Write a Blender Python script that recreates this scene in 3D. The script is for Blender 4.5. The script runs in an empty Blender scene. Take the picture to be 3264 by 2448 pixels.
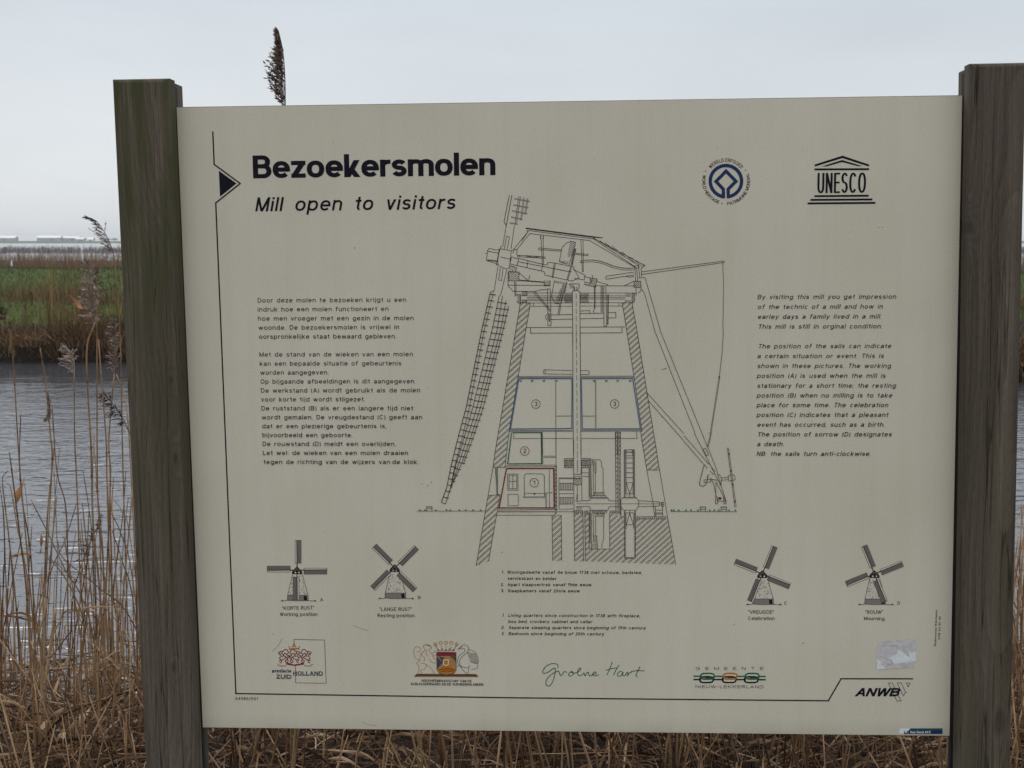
import bpy, bmesh, math, random
import numpy as np
from mathutils import Vector, Matrix

# ------------------------------------------------------------------ camera
C = bpy.context.scene.collection
SC = bpy.context.scene
F_PX, CX, CY, HOR = 4000.0, 1632.0, 1224.0, 768.0      # focal length and horizon measured on the 3264x2448 photo
PITCH = math.atan((CY - HOR) / F_PX)
CAM = Vector((0, 0, 1.6))
cam_data = bpy.data.cameras.new('camera')
cam_data.sensor_width = 36.0
cam_data.lens = F_PX / 3264.0 * 36.0
cam_data.clip_start = 0.05
cam_data.clip_end = 20000
cam_data.dof.use_dof = True
cam_data.dof.focus_distance = 2.6
cam_data.dof.aperture_fstop = 16
camera = bpy.data.objects.new('camera', cam_data)
C.objects.link(camera)
camera.location = CAM
camera.rotation_euler = (math.pi / 2 - PITCH, 0, 0)
SC.camera = camera

# ------------------------------------------------------------------ sky and sun
SUN_EL, SUN_AZ = math.radians(48), math.radians(-25)
world = bpy.data.worlds.new('World')
SC.world = world
world.use_nodes = True
wn, wl = world.node_tree.nodes, world.node_tree.links
bg = wn['Background']
sky = wn.new('ShaderNodeTexSky')
sky.sky_type = 'NISHITA'
sky.sun_disc = False
sky.sun_elevation = SUN_EL
sky.sun_rotation = SUN_AZ
sky.dust_density = 4.0
tc = wn.new('ShaderNodeTexCoord')
sep = wn.new('ShaderNodeSeparateXYZ')
wl.new(tc.outputs['Generated'], sep.inputs[0])
ramp = wn.new('ShaderNodeValToRGB')                     # overcast cloud layer: brighter haze at the horizon
el = ramp.color_ramp.elements
el[0].position = 0.0; el[0].color = (7.6, 7.9, 8.1, 1)
el[1].position = 1.0; el[1].color = (17.5, 17.6, 17.8, 1)
e4 = ramp.color_ramp.elements.new(0.5); e4.color = (13.0, 13.3, 13.8, 1)
e5 = ramp.color_ramp.elements.new(0.3); e5.color = (7.6, 8.0, 8.6, 1)
e2 = ramp.color_ramp.elements.new(0.13); e2.color = (7.0, 7.6, 8.1, 1)
e3 = ramp.color_ramp.elements.new(0.24); e3.color = (5.6, 6.2, 7.0, 1)
wl.new(sep.outputs['Z'], ramp.inputs[0])
mp = wn.new('ShaderNodeMapping'); mp.inputs['Scale'].default_value = (1.0, 1.0, 3.5)
wl.new(tc.outputs['Generated'], mp.inputs[0])
cn = wn.new('ShaderNodeTexNoise'); cn.inputs['Scale'].default_value = 2.6; cn.inputs['Detail'].default_value = 5
wl.new(mp.outputs[0], cn.inputs['Vector'])
cr = wn.new('ShaderNodeMapRange')
cr.inputs[1].default_value = 0.3; cr.inputs[2].default_value = 0.7
cr.inputs[3].default_value = 0.90; cr.inputs[4].default_value = 1.06
wl.new(cn.outputs['Fac'], cr.inputs[0])
cm = wn.new('ShaderNodeVectorMath'); cm.operation = 'SCALE'
wl.new(ramp.outputs[0], cm.inputs[0]); wl.new(cr.outputs[0], cm.inputs['Scale'])
hs = wn.new('ShaderNodeHueSaturation'); hs.inputs['Saturation'].default_value = 0.35
wl.new(sky.outputs[0], hs.inputs['Color'])
mx = wn.new('ShaderNodeMixRGB'); mx.inputs[0].default_value = 0.88
wl.new(hs.outputs[0], mx.inputs[1]); wl.new(cm.outputs[0], mx.inputs[2])
wl.new(mx.outputs[0], bg.inputs['Color'])
bg.inputs['Strength'].default_value = 0.1

sun_data = bpy.data.lights.new('sun', 'SUN')
sun_data.energy = 0.7
sun_data.angle = math.radians(20)
sun_data.color = (1.0, 0.97, 0.92)
sun = bpy.data.objects.new('sun', sun_data)
C.objects.link(sun)
sd = Vector((math.sin(SUN_AZ) * math.cos(SUN_EL), math.cos(SUN_AZ) * math.cos(SUN_EL), math.sin(SUN_EL)))
sun.rotation_euler = sd.to_track_quat('Z', 'Y').to_euler()
sun.location = (0, 0, 40)

SC.view_settings.view_transform = 'Standard'
SC.view_settings.look = 'None'
SC.view_settings.exposure = 0.0
SC.view_settings.gamma = 1.0

rnd = random.Random(7)
NR = np.random.default_rng(11)

# ------------------------------------------------------------------ helpers
def ray(px, py):
    d = Vector(((px - CX) / F_PX, -(py - CY) / F_PX, 1.0))
    return Vector((d.x, math.cos(PITCH) * d.z + math.sin(PITCH) * d.y,
                   math.cos(PITCH) * d.y - math.sin(PITCH) * d.z))

def at(px, py, Y):                                       # the point at distance Y ahead seen at a photo pixel
    r = ray(px, py)
    return CAM + r * (Y / r.y)

def tag(o, label=None, cat=None, group=None, kind=None):
    if label: o['label'] = label
    if cat: o['category'] = cat
    if group: o['group'] = group
    if kind: o['kind'] = kind
    return o

def empty(name, loc=(0, 0, 0)):
    o = bpy.data.objects.new(name, None)
    o.empty_display_size = 0.1
    C.objects.link(o); o.location = loc
    return o

class MB:
    """collects polygons; build() links them as ONE mesh object"""
    def __init__(s): s.v = []; s.f = []; s.m = []; s.t = []
    def add(s, vs, fs, mi=0, tint=0.5):
        b = len(s.v); s.v += [tuple(v) for v in vs]
        for f in fs:
            s.f.append([b + i for i in f]); s.m.append(mi)
        s.t += [tint] * len(vs)
    def build(s, name, mats, parent=None, smooth=False):
        me = bpy.data.meshes.new(name)
        me.from_pydata(s.v, [], s.f)
        if not isinstance(mats, (list, tuple)): mats = [mats]
        for m in mats: me.materials.append(m)
        me.polygons.foreach_set('material_index', s.m)
        if smooth: me.polygons.foreach_set('use_smooth', [True] * len(s.f))
        a = me.attributes.new('tint', 'FLOAT', 'POINT')
        a.data.foreach_set('value', s.t)
        me.update()
        o = bpy.data.objects.new(name, me); C.objects.link(o)
        if parent: o.parent = parent
        return o
    def tube(s, pts, r0, r1, n=5, mi=0, tint=0.5):
        pts = [Vector(p) for p in pts]
        vs = []; k = len(pts)
        for i, p in enumerate(pts):
            d = (pts[min(i + 1, k - 1)] - pts[max(i - 1, 0)]).normalized()
            a = d.cross(Vector((0, 1, 0.13)))
            if a.length < 1e-4: a = d.cross(Vector((1, 0, 0)))
            a.normalize(); b = d.cross(a)
            r = r0 + (r1 - r0) * i / (k - 1)
            for j in range(n):
                t = 2 * math.pi * j / n
                vs.append(p + a * (r * math.cos(t)) + b * (r * math.sin(t)))
        fs = [[i * n + j, i * n + (j + 1) % n, (i + 1) * n + (j + 1) % n, (i + 1) * n + j]
              for i in range(k - 1) for j in range(n)]
        fs.append(list(range(n))[::-1]); fs.append([(k - 1) * n + j for j in range(n)])
        s.add(vs, fs, mi, tint)
    def leaf(s, pts, w, mi=0, tint=0.5, twist=0.0, fold=0.25):
        """a long folded blade along pts, w wide at its middle"""
        pts = [Vector(p) for p in pts]; k = len(pts); vs = []
        for i, p in enumerate(pts):
            d = (pts[min(i + 1, k - 1)] - pts[max(i - 1, 0)]).normalized()
            a = d.cross(Vector((math.sin(twist + i * 0.25), math.cos(twist + i * 0.25), 0.2)))
            if a.length < 1e-4: a = Vector((1, 0, 0))
            a.normalize(); nn = d.cross(a)
            t = i / (k - 1)
            h = w * 0.5 * max(0.02, (math.sin(math.pi * (0.12 + 0.88 * t) ** 0.8)))
            vs += [p - a * h + nn * h * fold, p, p + a * h + nn * h * fold]
        fs = []
        for i in range(k - 1):
            b = i * 3
            fs += [[b, b + 1, b + 4, b + 3], [b + 1, b + 2, b + 5, b + 4]]
        s.add(vs, fs, mi, tint)

def catmull(pts, n=6):
    pts = [Vector(p) for p in pts]
    if len(pts) < 3: return pts
    P_ = [pts[0] * 2 - pts[1]] + pts + [pts[-1] * 2 - pts[-2]]
    out = []
    for i in range(1, len(P_) - 2):
        a, b, c, d = P_[i - 1:i + 3]
        for k in range(n):
            t = k / n
            out.append(0.5 * ((2 * b) + (c - a) * t + (2 * a - 5 * b + 4 * c - d) * t * t
                              + (3 * b - a - 3 * c + d) * t ** 3))
    out.append(pts[-1])
    return out

# ------------------------------------------------------------------ materials
def mat(name, col, rough=0.8, spec=0.3):
    m = bpy.data.materials.new(name); m.use_nodes = True
    p = m.node_tree.nodes['Principled BSDF']
    p.inputs['Base Color'].default_value = (*col, 1)
    p.inputs['Roughness'].default_value = rough
    p.inputs['Specular IOR Level'].default_value = spec
    return m

def nd(m, kind, **kw):
    n = m.node_tree.nodes.new(kind)
    for k, v in kw.items(): setattr(n, k, v)
    return n

def lk(m, a, b): m.node_tree.links.new(a, b)

def ramp_node(m, stops):
    r = nd(m, 'ShaderNodeValToRGB'); e = r.color_ramp.elements
    e[0].position, e[0].color = stops[0][0], (*stops[0][1], 1)
    e[1].position, e[1].color = stops[-1][0], (*stops[-1][1], 1)
    for p, c in stops[1:-1]:
        x = e.new(p); x.color = (*c, 1)
    return r

def tint_mat(name, stops, rough=0.75, spec=0.25, trans=0.0, nscale=9.0, namt=0.25):
    """colour varies from blade to blade (stored tint) and along each blade"""
    m = mat(name, (0.3, 0.2, 0.1), rough, spec)
    p = m.node_tree.nodes['Principled BSDF']
    a = nd(m, 'ShaderNodeAttribute', attribute_name='tint')
    t = nd(m, 'ShaderNodeTexCoord')
    nz = nd(m, 'ShaderNodeTexNoise'); nz.inputs['Scale'].default_value = nscale; nz.inputs['Detail'].default_value = 3
    lk(m, t.outputs['Object'], nz.inputs['Vector'])
    mr = nd(m, 'ShaderNodeMapRange'); mr.inputs[1].default_value = 0.3; mr.inputs[2].default_value = 0.7
    mr.inputs[3].default_value = -namt; mr.inputs[4].default_value = namt
    lk(m, nz.outputs['Fac'], mr.inputs[0])
    ad = nd(m, 'ShaderNodeMath', operation='ADD', use_clamp=True)
    lk(m, a.outputs['Fac'], ad.inputs[0]); lk(m, mr.outputs[0], ad.inputs[1])
    r = ramp_node(m, stops)
    lk(m, ad.outputs[0], r.inputs[0]); lk(m, r.outputs[0], p.inputs['Base Color'])
    return m

M = {}
M['stalk'] = tint_mat('reed_straw', [(0, (0.04, 0.024, 0.014)), (0.3, (0.12, 0.068, 0.036)), (0.65, (0.27, 0.162, 0.082)), (1, (0.42, 0.30, 0.175))], 0.6)
M['litter'] = tint_mat('reed_litter', [(0, (0.022, 0.013, 0.009)), (0.35, (0.080, 0.042, 0.023)), (0.7, (0.215, 0.128, 0.068)), (1, (0.50, 0.38, 0.25))], 0.8)
M['plume'] = tint_mat('plume_brown', [(0, (0.045, 0.028, 0.026)), (0.5, (0.12, 0.08, 0.068)), (1, (0.25, 0.18, 0.15))], 0.9, 0.1, nscale=40)
M['fluff'] = tint_mat('plume_fluff', [(0, (0.14, 0.10, 0.08)), (0.5, (0.34, 0.27, 0.225)), (1, (0.62, 0.55, 0.49))], 0.95, 0.1, nscale=60)
M['leaf'] = tint_mat('reed_leaf', [(0, (0.14, 0.06, 0.025)), (0.5, (0.27, 0.13, 0.05)), (1, (0.52, 0.4, 0.27))], 0.7)
M['far_reed'] = tint_mat('far_bank_reed', [(0, (0.02, 0.011, 0.007)), (0.4, (0.105, 0.056, 0.024)), (0.75, (0.21, 0.12, 0.052)), (1, (0.46, 0.32, 0.16))], 0.85, nscale=1.2)
M['belt'] = tint_mat('reed_belt', [(0, (0.08, 0.046, 0.03)), (0.5, (0.165, 0.097, 0.063)), (1, (0.26, 0.165, 0.105))], 0.9, nscale=0.3)
M['mauve'] = tint_mat('marsh_scrub', [(0, (0.09, 0.07, 0.07)), (0.5, (0.17, 0.14, 0.14)), (1, (0.26, 0.22, 0.215))], 0.9, nscale=0.05)
M['grass'] = tint_mat('grass_blades', [(0, (0.013, 0.021, 0.003)), (0.5, (0.038, 0.062, 0.006)), (0.85, (0.068, 0.098, 0.010)), (1, (0.14, 0.11, 0.045))], 0.8, nscale=0.6, namt=0.35)

def wood_mat(name, knots, green, base=1.0, pith=(0.0, 0.02, 0.0)):
    m = mat(name, (0.12, 0.1, 0.08), 0.85, 0.2)
    p = m.node_tree.nodes['Principled BSDF']
    t = nd(m, 'ShaderNodeTexCoord')
    vec = t.outputs['Object']
    bend = None; dark = None
    for (kx, kz, kr) in knots:                          # fibres bend round each knot
        sub = nd(m, 'ShaderNodeVectorMath', operation='SUBTRACT'); sub.inputs[1].default_value = (kx, 0, kz)
        lk(m, vec, sub.inputs[0])
        mul = nd(m, 'ShaderNodeVectorMath', operation='MULTIPLY'); mul.inputs[1].default_value = (1, 0, 0.42)
        lk(m, sub.outputs[0], mul.inputs[0])
        ln = nd(m, 'ShaderNodeVectorMath', operation='LENGTH'); lk(m, mul.outputs[0], ln.inputs[0])
        g = nd(m, 'ShaderNodeMapRange', interpolation_type='SMOOTHERSTEP')
        g.inputs[1].default_value = 0.0; g.inputs[2].default_value = kr * 3.5
        g.inputs[3].default_value = 1.0; g.inputs[4].default_value = 0.0
        lk(m, ln.outputs['Value'], g.inputs[0])
        d = nd(m, 'ShaderNodeMapRange', interpolation_type='SMOOTHSTEP')
        d.inputs[1].default_value = kr * 0.35; d.inputs[2].default_value = kr
        d.inputs[3].default_value = 0.5; d.inputs[4].default_value = 0.0
        lk(m, ln.outputs['Value'], d.inputs[0])
        def mxm(a, b):
            if a is None: return b
            n = nd(m, 'ShaderNodeMath', operation='MAXIMUM'); lk(m, a, n.inputs[0]); lk(m, b, n.inputs[1]); return n.outputs[0]
        bend = mxm(bend, g.outputs[0]); dark = mxm(dark, d.outputs[0])
    mp1 = nd(m, 'ShaderNodeMapping'); mp1.inputs['Scale'].default_value = (1, 1, 0.035)
    lk(m, vec, mp1.inputs[0])
    off = nd(m, 'ShaderNodeVectorMath', operation='SCALE'); off.inputs[0].default_value = (0.018, 0.006, 0.01)
    lk(m, bend, off.inputs['Scale'])
    av = nd(m, 'ShaderNodeVectorMath', operation='ADD'); lk(m, mp1.outputs[0], av.inputs[0]); lk(m, off.outputs[0], av.inputs[1])
    # growth rings about a wandering pith behind the face: straight lines at the sides, arches in the middle
    fl = nd(m, 'ShaderNodeVectorMath', operation='MULTIPLY'); fl.inputs[1].default_value = (0, 0, 1.15)
    lk(m, vec, fl.inputs[0])
    wn_ = nd(m, 'ShaderNodeTexNoise'); wn_.inputs['Scale'].default_value = 1.0; wn_.inputs['Detail'].default_value = 2
    fo = nd(m, 'ShaderNodeVectorMath', operation='ADD'); fo.inputs[1].default_value = pith
    lk(m, fl.outputs[0], fo.inputs[0]); lk(m, fo.outputs[0], wn_.inputs['Vector'])
    wo = nd(m, 'ShaderNodeVectorMath', operation='MULTIPLY_ADD'); wo.inputs[1].default_value = (0.11, 0.13, 0)
    wo.inputs[2].default_value = pith
    lk(m, wn_.outputs['Color'], wo.inputs[0])
    f1 = nd(m, 'ShaderNodeVectorMath', operation='SUBTRACT'); lk(m, av.outputs[0], f1.inputs[0]); lk(m, wo.outputs[0], f1.inputs[1])
    f2 = nd(m, 'ShaderNodeVectorMath', operation='MULTIPLY'); f2.inputs[1].default_value = (1, 1, 0); lk(m, f1.outputs[0], f2.inputs[0])
    ln2 = nd(m, 'ShaderNodeVectorMath', operation='LENGTH'); lk(m, f2.outputs[0], ln2.inputs[0])
    sc2 = nd(m, 'ShaderNodeMath', operation='MULTIPLY'); sc2.inputs[1].default_value = 165.0; lk(m, ln2.outputs['Value'], sc2.inputs[0])
    w = nd(m, 'ShaderNodeMath', operation='FRACT'); lk(m, sc2.outputs[0], w.inputs[0])
    # drying cracks and rough speckle
    mpc = nd(m, 'ShaderNodeMapping'); mpc.inputs['Scale'].default_value = (34, 34, 0.9); mpc.inputs['Location'].default_value = (pith[0] * 50, 0, 1)
    lk(m, vec, mpc.inputs[0])
    ck = nd(m, 'ShaderNodeTexNoise'); ck.inputs['Scale'].default_value = 1; ck.inputs['Detail'].default_value = 3; lk(m, mpc.outputs[0], ck.inputs['Vector'])
    ca_ = nd(m, 'ShaderNodeMath', operation='SUBTRACT'); ca_.inputs[1].default_value = 0.5; lk(m, ck.outputs['Fac'], ca_.inputs[0])
    cb_ = nd(m, 'ShaderNodeMath', operation='ABSOLUTE'); lk(m, ca_.outputs[0], cb_.inputs[0])
    cc_ = nd(m, 'ShaderNodeMapRange'); cc_.inputs[1].default_value = 0.002; cc_.inputs[2].default_value = 0.012; cc_.inputs[3].default_value = -0.2; cc_.inputs[4].default_value = 0.0
    lk(m, cb_.outputs[0], cc_.inputs[0])
    mps = nd(m, 'ShaderNodeMapping'); mps.inputs['Scale'].default_value = (330, 330, 70); lk(m, vec, mps.inputs[0])
    spk_ = nd(m, 'ShaderNodeTexNoise'); spk_.inputs['Scale'].default_value = 1; spk_.inputs['Detail'].default_value = 3; lk(m, mps.outputs[0], spk_.inputs['Vector'])
    mp2 = nd(m, 'ShaderNodeMapping'); mp2.inputs['Scale'].default_value = (420, 420, 5.0)
    lk(m, vec, mp2.inputs[0])
    fine = nd(m, 'ShaderNodeTexNoise'); fine.inputs['Scale'].default_value = 1; fine.inputs['Detail'].default_value = 4
    lk(m, mp2.outputs[0], fine.inputs['Vector'])
    mp3 = nd(m, 'ShaderNodeMapping'); mp3.inputs['Scale'].default_value = (30, 30, 1.1)
    lk(m, vec, mp3.inputs[0])
    broad = nd(m, 'ShaderNodeTexNoise'); broad.inputs['Scale'].default_value = 1; broad.inputs['Detail'].default_value = 4
    lk(m, mp3.outputs[0], broad.inputs['Vector'])
    def mix(a, b, f):
        n = nd(m, 'ShaderNodeMath', operation='MULTIPLY_ADD'); lk(m, a, n.inputs[0]); n.inputs[1].default_value = f; lk(m, b, n.inputs[2]); return n.outputs[0]
    z = nd(m, 'ShaderNodeMath', operation='MULTIPLY'); lk(m, w.outputs[0], z.inputs[0]); z.inputs[1].default_value = 0.085
    h = mix(fine.outputs['Fac'], z.outputs[0], 0.32)
    h = mix(broad.outputs['Fac'], h, 0.52)
    h = mix(spk_.outputs['Fac'], h, 0.22)
    hc = nd(m, 'ShaderNodeMath', operation='ADD'); lk(m, h, hc.inputs[0]); lk(m, cc_.outputs[0], hc.inputs[1]); h = hc.outputs[0]
    r = ramp_node(m, [(0.31, (0.026 * base, 0.020 * base, 0.014 * base)), (0.5, (0.080 * base, 0.065 * base, 0.050 * base)),
                      (0.65, (0.125 * base, 0.101 * base, 0.076 * base)), (0.83, (0.19 * base, 0.163 * base, 0.13 * base))])
    lk(m, h, r.inputs[0])
    # green algae and brown staining in long patches
    mp4 = nd(m, 'ShaderNodeMapping'); mp4.inputs['Scale'].default_value = (26, 26, 2.2); mp4.inputs['Location'].default_value = (3.1, 0, 7.7)
    lk(m, vec, mp4.inputs[0])
    al = nd(m, 'ShaderNodeTexNoise'); al.inputs['Scale'].default_value = 1; al.inputs['Detail'].default_value = 5; al.inputs['Roughness'].default_value = 0.65
    lk(m, mp4.outputs[0], al.inputs['Vector'])
    sp = nd(m, 'ShaderNodeSeparateXYZ'); lk(m, vec, sp.inputs[0])
    hz = nd(m, 'ShaderNodeMapRange'); hz.inputs[1].default_value = green[0]; hz.inputs[2].default_value = green[1]
    hz.inputs[3].default_value = 0.0; hz.inputs[4].default_value = 1.0
    lk(m, sp.outputs['Z'], hz.inputs[0])
    ga = nd(m, 'ShaderNodeMapRange'); ga.inputs[1].default_value = 0.38; ga.inputs[2].default_value = 0.6
    ga.inputs[3].default_value = 0.0; ga.inputs[4].default_value = green[2]
    lk(m, al.outputs['Fac'], ga.inputs[0])
    gm = nd(m, 'ShaderNodeMath', operation='MULTIPLY'); lk(m, hz.outputs[0], gm.inputs[0]); lk(m, ga.outputs[0], gm.inputs[1])
    mg = nd(m, 'ShaderNodeMixRGB'); mg.inputs[2].default_value = (0.054, 0.058, 0.022, 1)
    lk(m, gm.outputs[0], mg.inputs[0]); lk(m, r.outputs[0], mg.inputs[1])
    last = mg.outputs[0]
    if dark is not None:
        mk = nd(m, 'ShaderNodeMixRGB'); mk.inputs[2].default_value = (0.03, 0.022, 0.014, 1)
        lk(m, dark, mk.inputs[0]); lk(m, last, mk.inputs[1]); last = mk.outputs[0]
    lk(m, last, p.inputs['Base Color'])
    b = nd(m, 'ShaderNodeBump'); b.inputs['Strength'].default_value = 0.45; b.inputs['Distance'].default_value = 0.004
    lk(m, h, b.inputs['Height']); lk(m, b.outputs[0], p.inputs['Normal'])
    return m

# ------------------------------------------------------------------ the board's own plane
# corners of the panel as measured on the photo, and the pose that fits them
CORN = [(561, 341), (3069, 303), (645, 2320), (3028, 2347)]
U = Vector((0.9986, -0.0520, 0.0126)).normalized()
Vv = Vector((-0.0126, 0.0103, 0.9998)); Vv = (Vv - U * U.dot(Vv)).normalized()
N = U.cross(Vv)
O = at(645, 2320, 2.475)

def P(px, py, n=0.0):
    """board coordinates (u, v) in metres of a photo pixel, on the plane n in front of the panel face"""
    r = ray(px, py)
    o = O + N * n
    t = (o - CAM).dot(N) / r.dot(N)
    q = CAM + r * t - o
    return Vector((q.dot(U), q.dot(Vv)))

PW = P(*CORN[3]).x
HB = 0.62                                                # panel bottom above the soil
root = empty('information_sign')
rb = O + U * (PW / 2) - Vv * HB
root.matrix_world = Matrix(((U.x, -N.x, Vv.x, rb.x), (U.y, -N.y, Vv.y, rb.y), (U.z, -N.z, Vv.z, rb.z), (0, 0, 0, 1)))
tag(root, 'large cream information board about a windmill held between two square weathered wooden posts', 'information sign')

def B(u, v, n=0.0): return (u - PW / 2, -n, v + HB)      # board coordinates -> sign-local coordinates

# --- panel
m = mat('cream_panel', (0.62, 0.585, 0.47), 0.55, 0.35)
p = m.node_tree.nodes['Principled BSDF']
t = nd(m, 'ShaderNodeTexCoord')
n1 = nd(m, 'ShaderNodeTexNoise'); n1.inputs['Scale'].default_value = 3.0; n1.inputs['Detail'].default_value = 6
n2 = nd(m, 'ShaderNodeTexNoise'); n2.inputs['Scale'].default_value = 260; n2.inputs['Detail'].default_value = 2
n3 = nd(m, 'ShaderNodeTexVoronoi'); n3.inputs['Scale'].default_value = 34
for q in (n1, n2, n3): lk(m, t.outputs['Object'], q.inputs['Vector'])
r1 = ramp_node(m, [(0.3, (0.605, 0.564, 0.445)), (0.7, (0.675, 0.635, 0.51))])
lk(m, n1.outputs['Fac'], r1.inputs[0])
r2 = ramp_node(m, [(0.3, (0.955, 0.955, 0.955)), (0.7, (1.035, 1.03, 1.035))])
lk(m, n2.outputs['Fac'], r2.inputs[0])
mm = nd(m, 'ShaderNodeMixRGB', blend_type='MULTIPLY'); mm.inputs[0].default_value = 1
lk(m, r1.outputs[0], mm.inputs[1]); lk(m, r2.outputs[0], mm.inputs[2])
mps = nd(m, 'ShaderNodeMapping'); mps.inputs['Scale'].default_value = (38, 1, 1.6); lk(m, t.outputs['Object'], mps.inputs[0])
n5 = nd(m, 'ShaderNodeTexNoise'); n5.inputs['Scale'].default_value = 1; n5.inputs['Detail'].default_value = 5; lk(m, mps.outputs[0], n5.inputs['Vector'])
r5 = ramp_node(m, [(0.3, (0.972, 0.97, 0.962)), (0.5, (1.0, 1.0, 1.0)), (0.75, (1.012, 1.012, 1.014))]); lk(m, n5.outputs['Fac'], r5.inputs[0])
mm5 = nd(m, 'ShaderNodeMixRGB', blend_type='MULTIPLY'); mm5.inputs[0].default_value = 1
lk(m, mm.outputs[0], mm5.inputs[1]); lk(m, r5.outputs[0], mm5.inputs[2]); mm = mm5
sr = nd(m, 'ShaderNodeMapRange'); sr.inputs[1].default_value = 0.035; sr.inputs[2].default_value = 0.07
sr.inputs[3].default_value = 0.55; sr.inputs[4].default_value = 0.0
lk(m, n3.outputs['Distance'], sr.inputs[0])
n4 = nd(m, 'ShaderNodeTexNoise'); n4.inputs['Scale'].default_value = 14; lk(m, t.outputs['Object'], n4.inputs['Vector'])
s4 = nd(m, 'ShaderNodeMapRange'); s4.inputs[1].default_value = 0.55; s4.inputs[2].default_value = 0.68
lk(m, n4.outputs['Fac'], s4.inputs[0])
sm = nd(m, 'ShaderNodeMath', operation='MULTIPLY'); lk(m, sr.outputs[0], sm.inputs[0]); lk(m, s4.outputs[0], sm.inputs[1])
m2 = nd(m, 'ShaderNodeMixRGB'); m2.inputs[2].default_value = (0.26, 0.22, 0.15, 1)
lk(m, sm.outputs[0], m2.inputs[0]); lk(m, mm.outputs[0], m2.inputs[1])
# grime gathered along the panel's lower edge
sz = nd(m, 'ShaderNodeSeparateXYZ'); lk(m, t.outputs['Object'], sz.inputs[0])
gz = nd(m, 'ShaderNodeMapRange'); gz.inputs[1].default_value = HB - 0.005; gz.inputs[2].default_value = HB + 0.03
gz.inputs[3].default_value = 0.42; gz.inputs[4].default_value = 0.0
lk(m, sz.outputs['Z'], gz.inputs[0])
gm = nd(m, 'ShaderNodeMath', operation='MULTIPLY'); lk(m, gz.outputs[0], gm.inputs[0]); lk(m, n4.outputs['Fac'], gm.inputs[1])
m3 = nd(m, 'ShaderNodeMixRGB'); m3.inputs[2].default_value = (0.2, 0.18, 0.13, 1)
lk(m, gm.outputs[0], m3.inputs[0]); lk(m, m2.outputs[0], m3.inputs[1])
lk(m, m3.outputs[0], p.inputs['Base Color'])
bp = nd(m, 'ShaderNodeBump'); bp.inputs['Strength'].default_value = 0.02; bp.inputs['Distance'].default_value = 0.001
lk(m, n2.outputs['Fac'], bp.inputs['Height']); lk(m, bp.outputs[0], p.inputs['Normal'])
M['panel'] = m
M['core'] = mat('panel_core', (0.16, 0.12, 0.08), 0.8)

def prism(mb, quad_f, quad_b, n_f, n_b, bev=0.0, mi=0, edge_mi=None):
    """slab between a front quad and a back quad given in board (u,v): TL, TR, BR, BL; front edges chamfered"""
    if edge_mi is None: edge_mi = mi
    cf = sum((Vector(q) for q in quad_f), Vector((0, 0))) / 4
    ring = []
    if bev:
        ins = []
        for q in quad_f:
            q = Vector(q); ins.append(Vector((q.x + bev * (1 if q.x < cf.x else -1), q.y + bev * (1 if q.y < cf.y else -1))))
        ring.append([B(q.x, q.y, n_f) for q in ins])
        k = 0.3
        ring.append([B(q.x + (w.x - q.x) * k, q.y + (w.y - q.y) * k, n_f - bev * k) for q, w in zip([Vector(a) for a in quad_f], ins)])
    else:
        ring.append([B(q[0], q[1], n_f) for q in quad_f])
    if bev: ring.append([B(q[0], q[1], n_f - bev) for q in quad_f])
    ring.append([B(q[0], q[1], n_b) for q in quad_b])
    vs = [v for r_ in ring for v in r_]
    mb.add(vs, [[3, 2, 1, 0]], mi)
    b0 = len(mb.v) - len(vs)
    for i in range(len(ring) - 1):
        for j in range(4):
            a, c = i * 4 + j, i * 4 + (j + 1) % 4
            mb.f.append([b0 + a, b0 + c, b0 + c + 4, b0 + a + 4]); mb.m.append(edge_mi)
    e = (len(ring) - 1) * 4
    mb.f.append([b0 + e, b0 + e + 1, b0 + e + 2, b0 + e + 3]); mb.m.append(edge_mi)

PQ = [P(*CORN[0]), P(*CORN[1]), P(*CORN[3]), P(*CORN[2])]
mb = MB(); prism(mb, PQ, PQ, 0.0, -0.010, 0.0012, 0, 1)
panel = mb.build('panel', [M['panel'], M['core']], root)

# --- posts: a front plank and a rear post with the panel held in the slot between
GROUND_V = -HB - 0.35
def lerp_u(a, b, v): return a.x + (b.x - a.x) * (v - a.y) / (b.y - a.y)
def quad_from(pxL, pxR, n, nR=None, vtop=None, vbot=GROUND_V):
    L = [P(*q, n) for q in pxL]; R = [P(*q, n if nR is None else nR) for q in pxR]
    return [(lerp_u(*L, vtop), vtop), (lerp_u(*R, vtop), vtop), (lerp_u(*R, vbot), vbot), (lerp_u(*L, vbot), vbot)]

NF, NS, NR0, NR1 = 0.042, 0.0035, -0.0125, -0.066
lt = P(450, 250, NF).y
rt = P(3170, 200, NF).y
lq = quad_from([(355.6, 254), (461.9, 2448)], [(556.5, 249), (646, 2448)], NF, NS, lt)
rq = quad_from([(3074, 206), (3036.5, 2448)], [(3274, 205), (3222, 2448)], NS, NF, rt)
def local_knot(px, py): q = P(px, py, NF); return (q.x - PW / 2, q.y + HB)
M['wood_a'] = wood_mat('weathered_wood_greened', [(*local_knot(545, 1213), 0.006), (*local_knot(559, 1459), 0.0065), (*local_knot(553, 2127), 0.006)], (0.65, 1.7, 0.95), 1.04, (-0.80, 0.005, 0.3))
M['wood_b'] = wood_mat('weathered_wood_grey', [(*local_knot(3092, 724), 0.008), (*local_knot(3185, 2300), 0.016)], (1.9, 0.4, 0.4), 0.95, (0.78, 0.01, 4.3))
M['wood_c'] = wood_mat('rear_wood', [(0.3, 0.9, 0.01)], (0.9, 0.1, 1.0), 1.0)
M['slot'] = mat('slot_shade', (0.012, 0.011, 0.012), 0.7)
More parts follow.
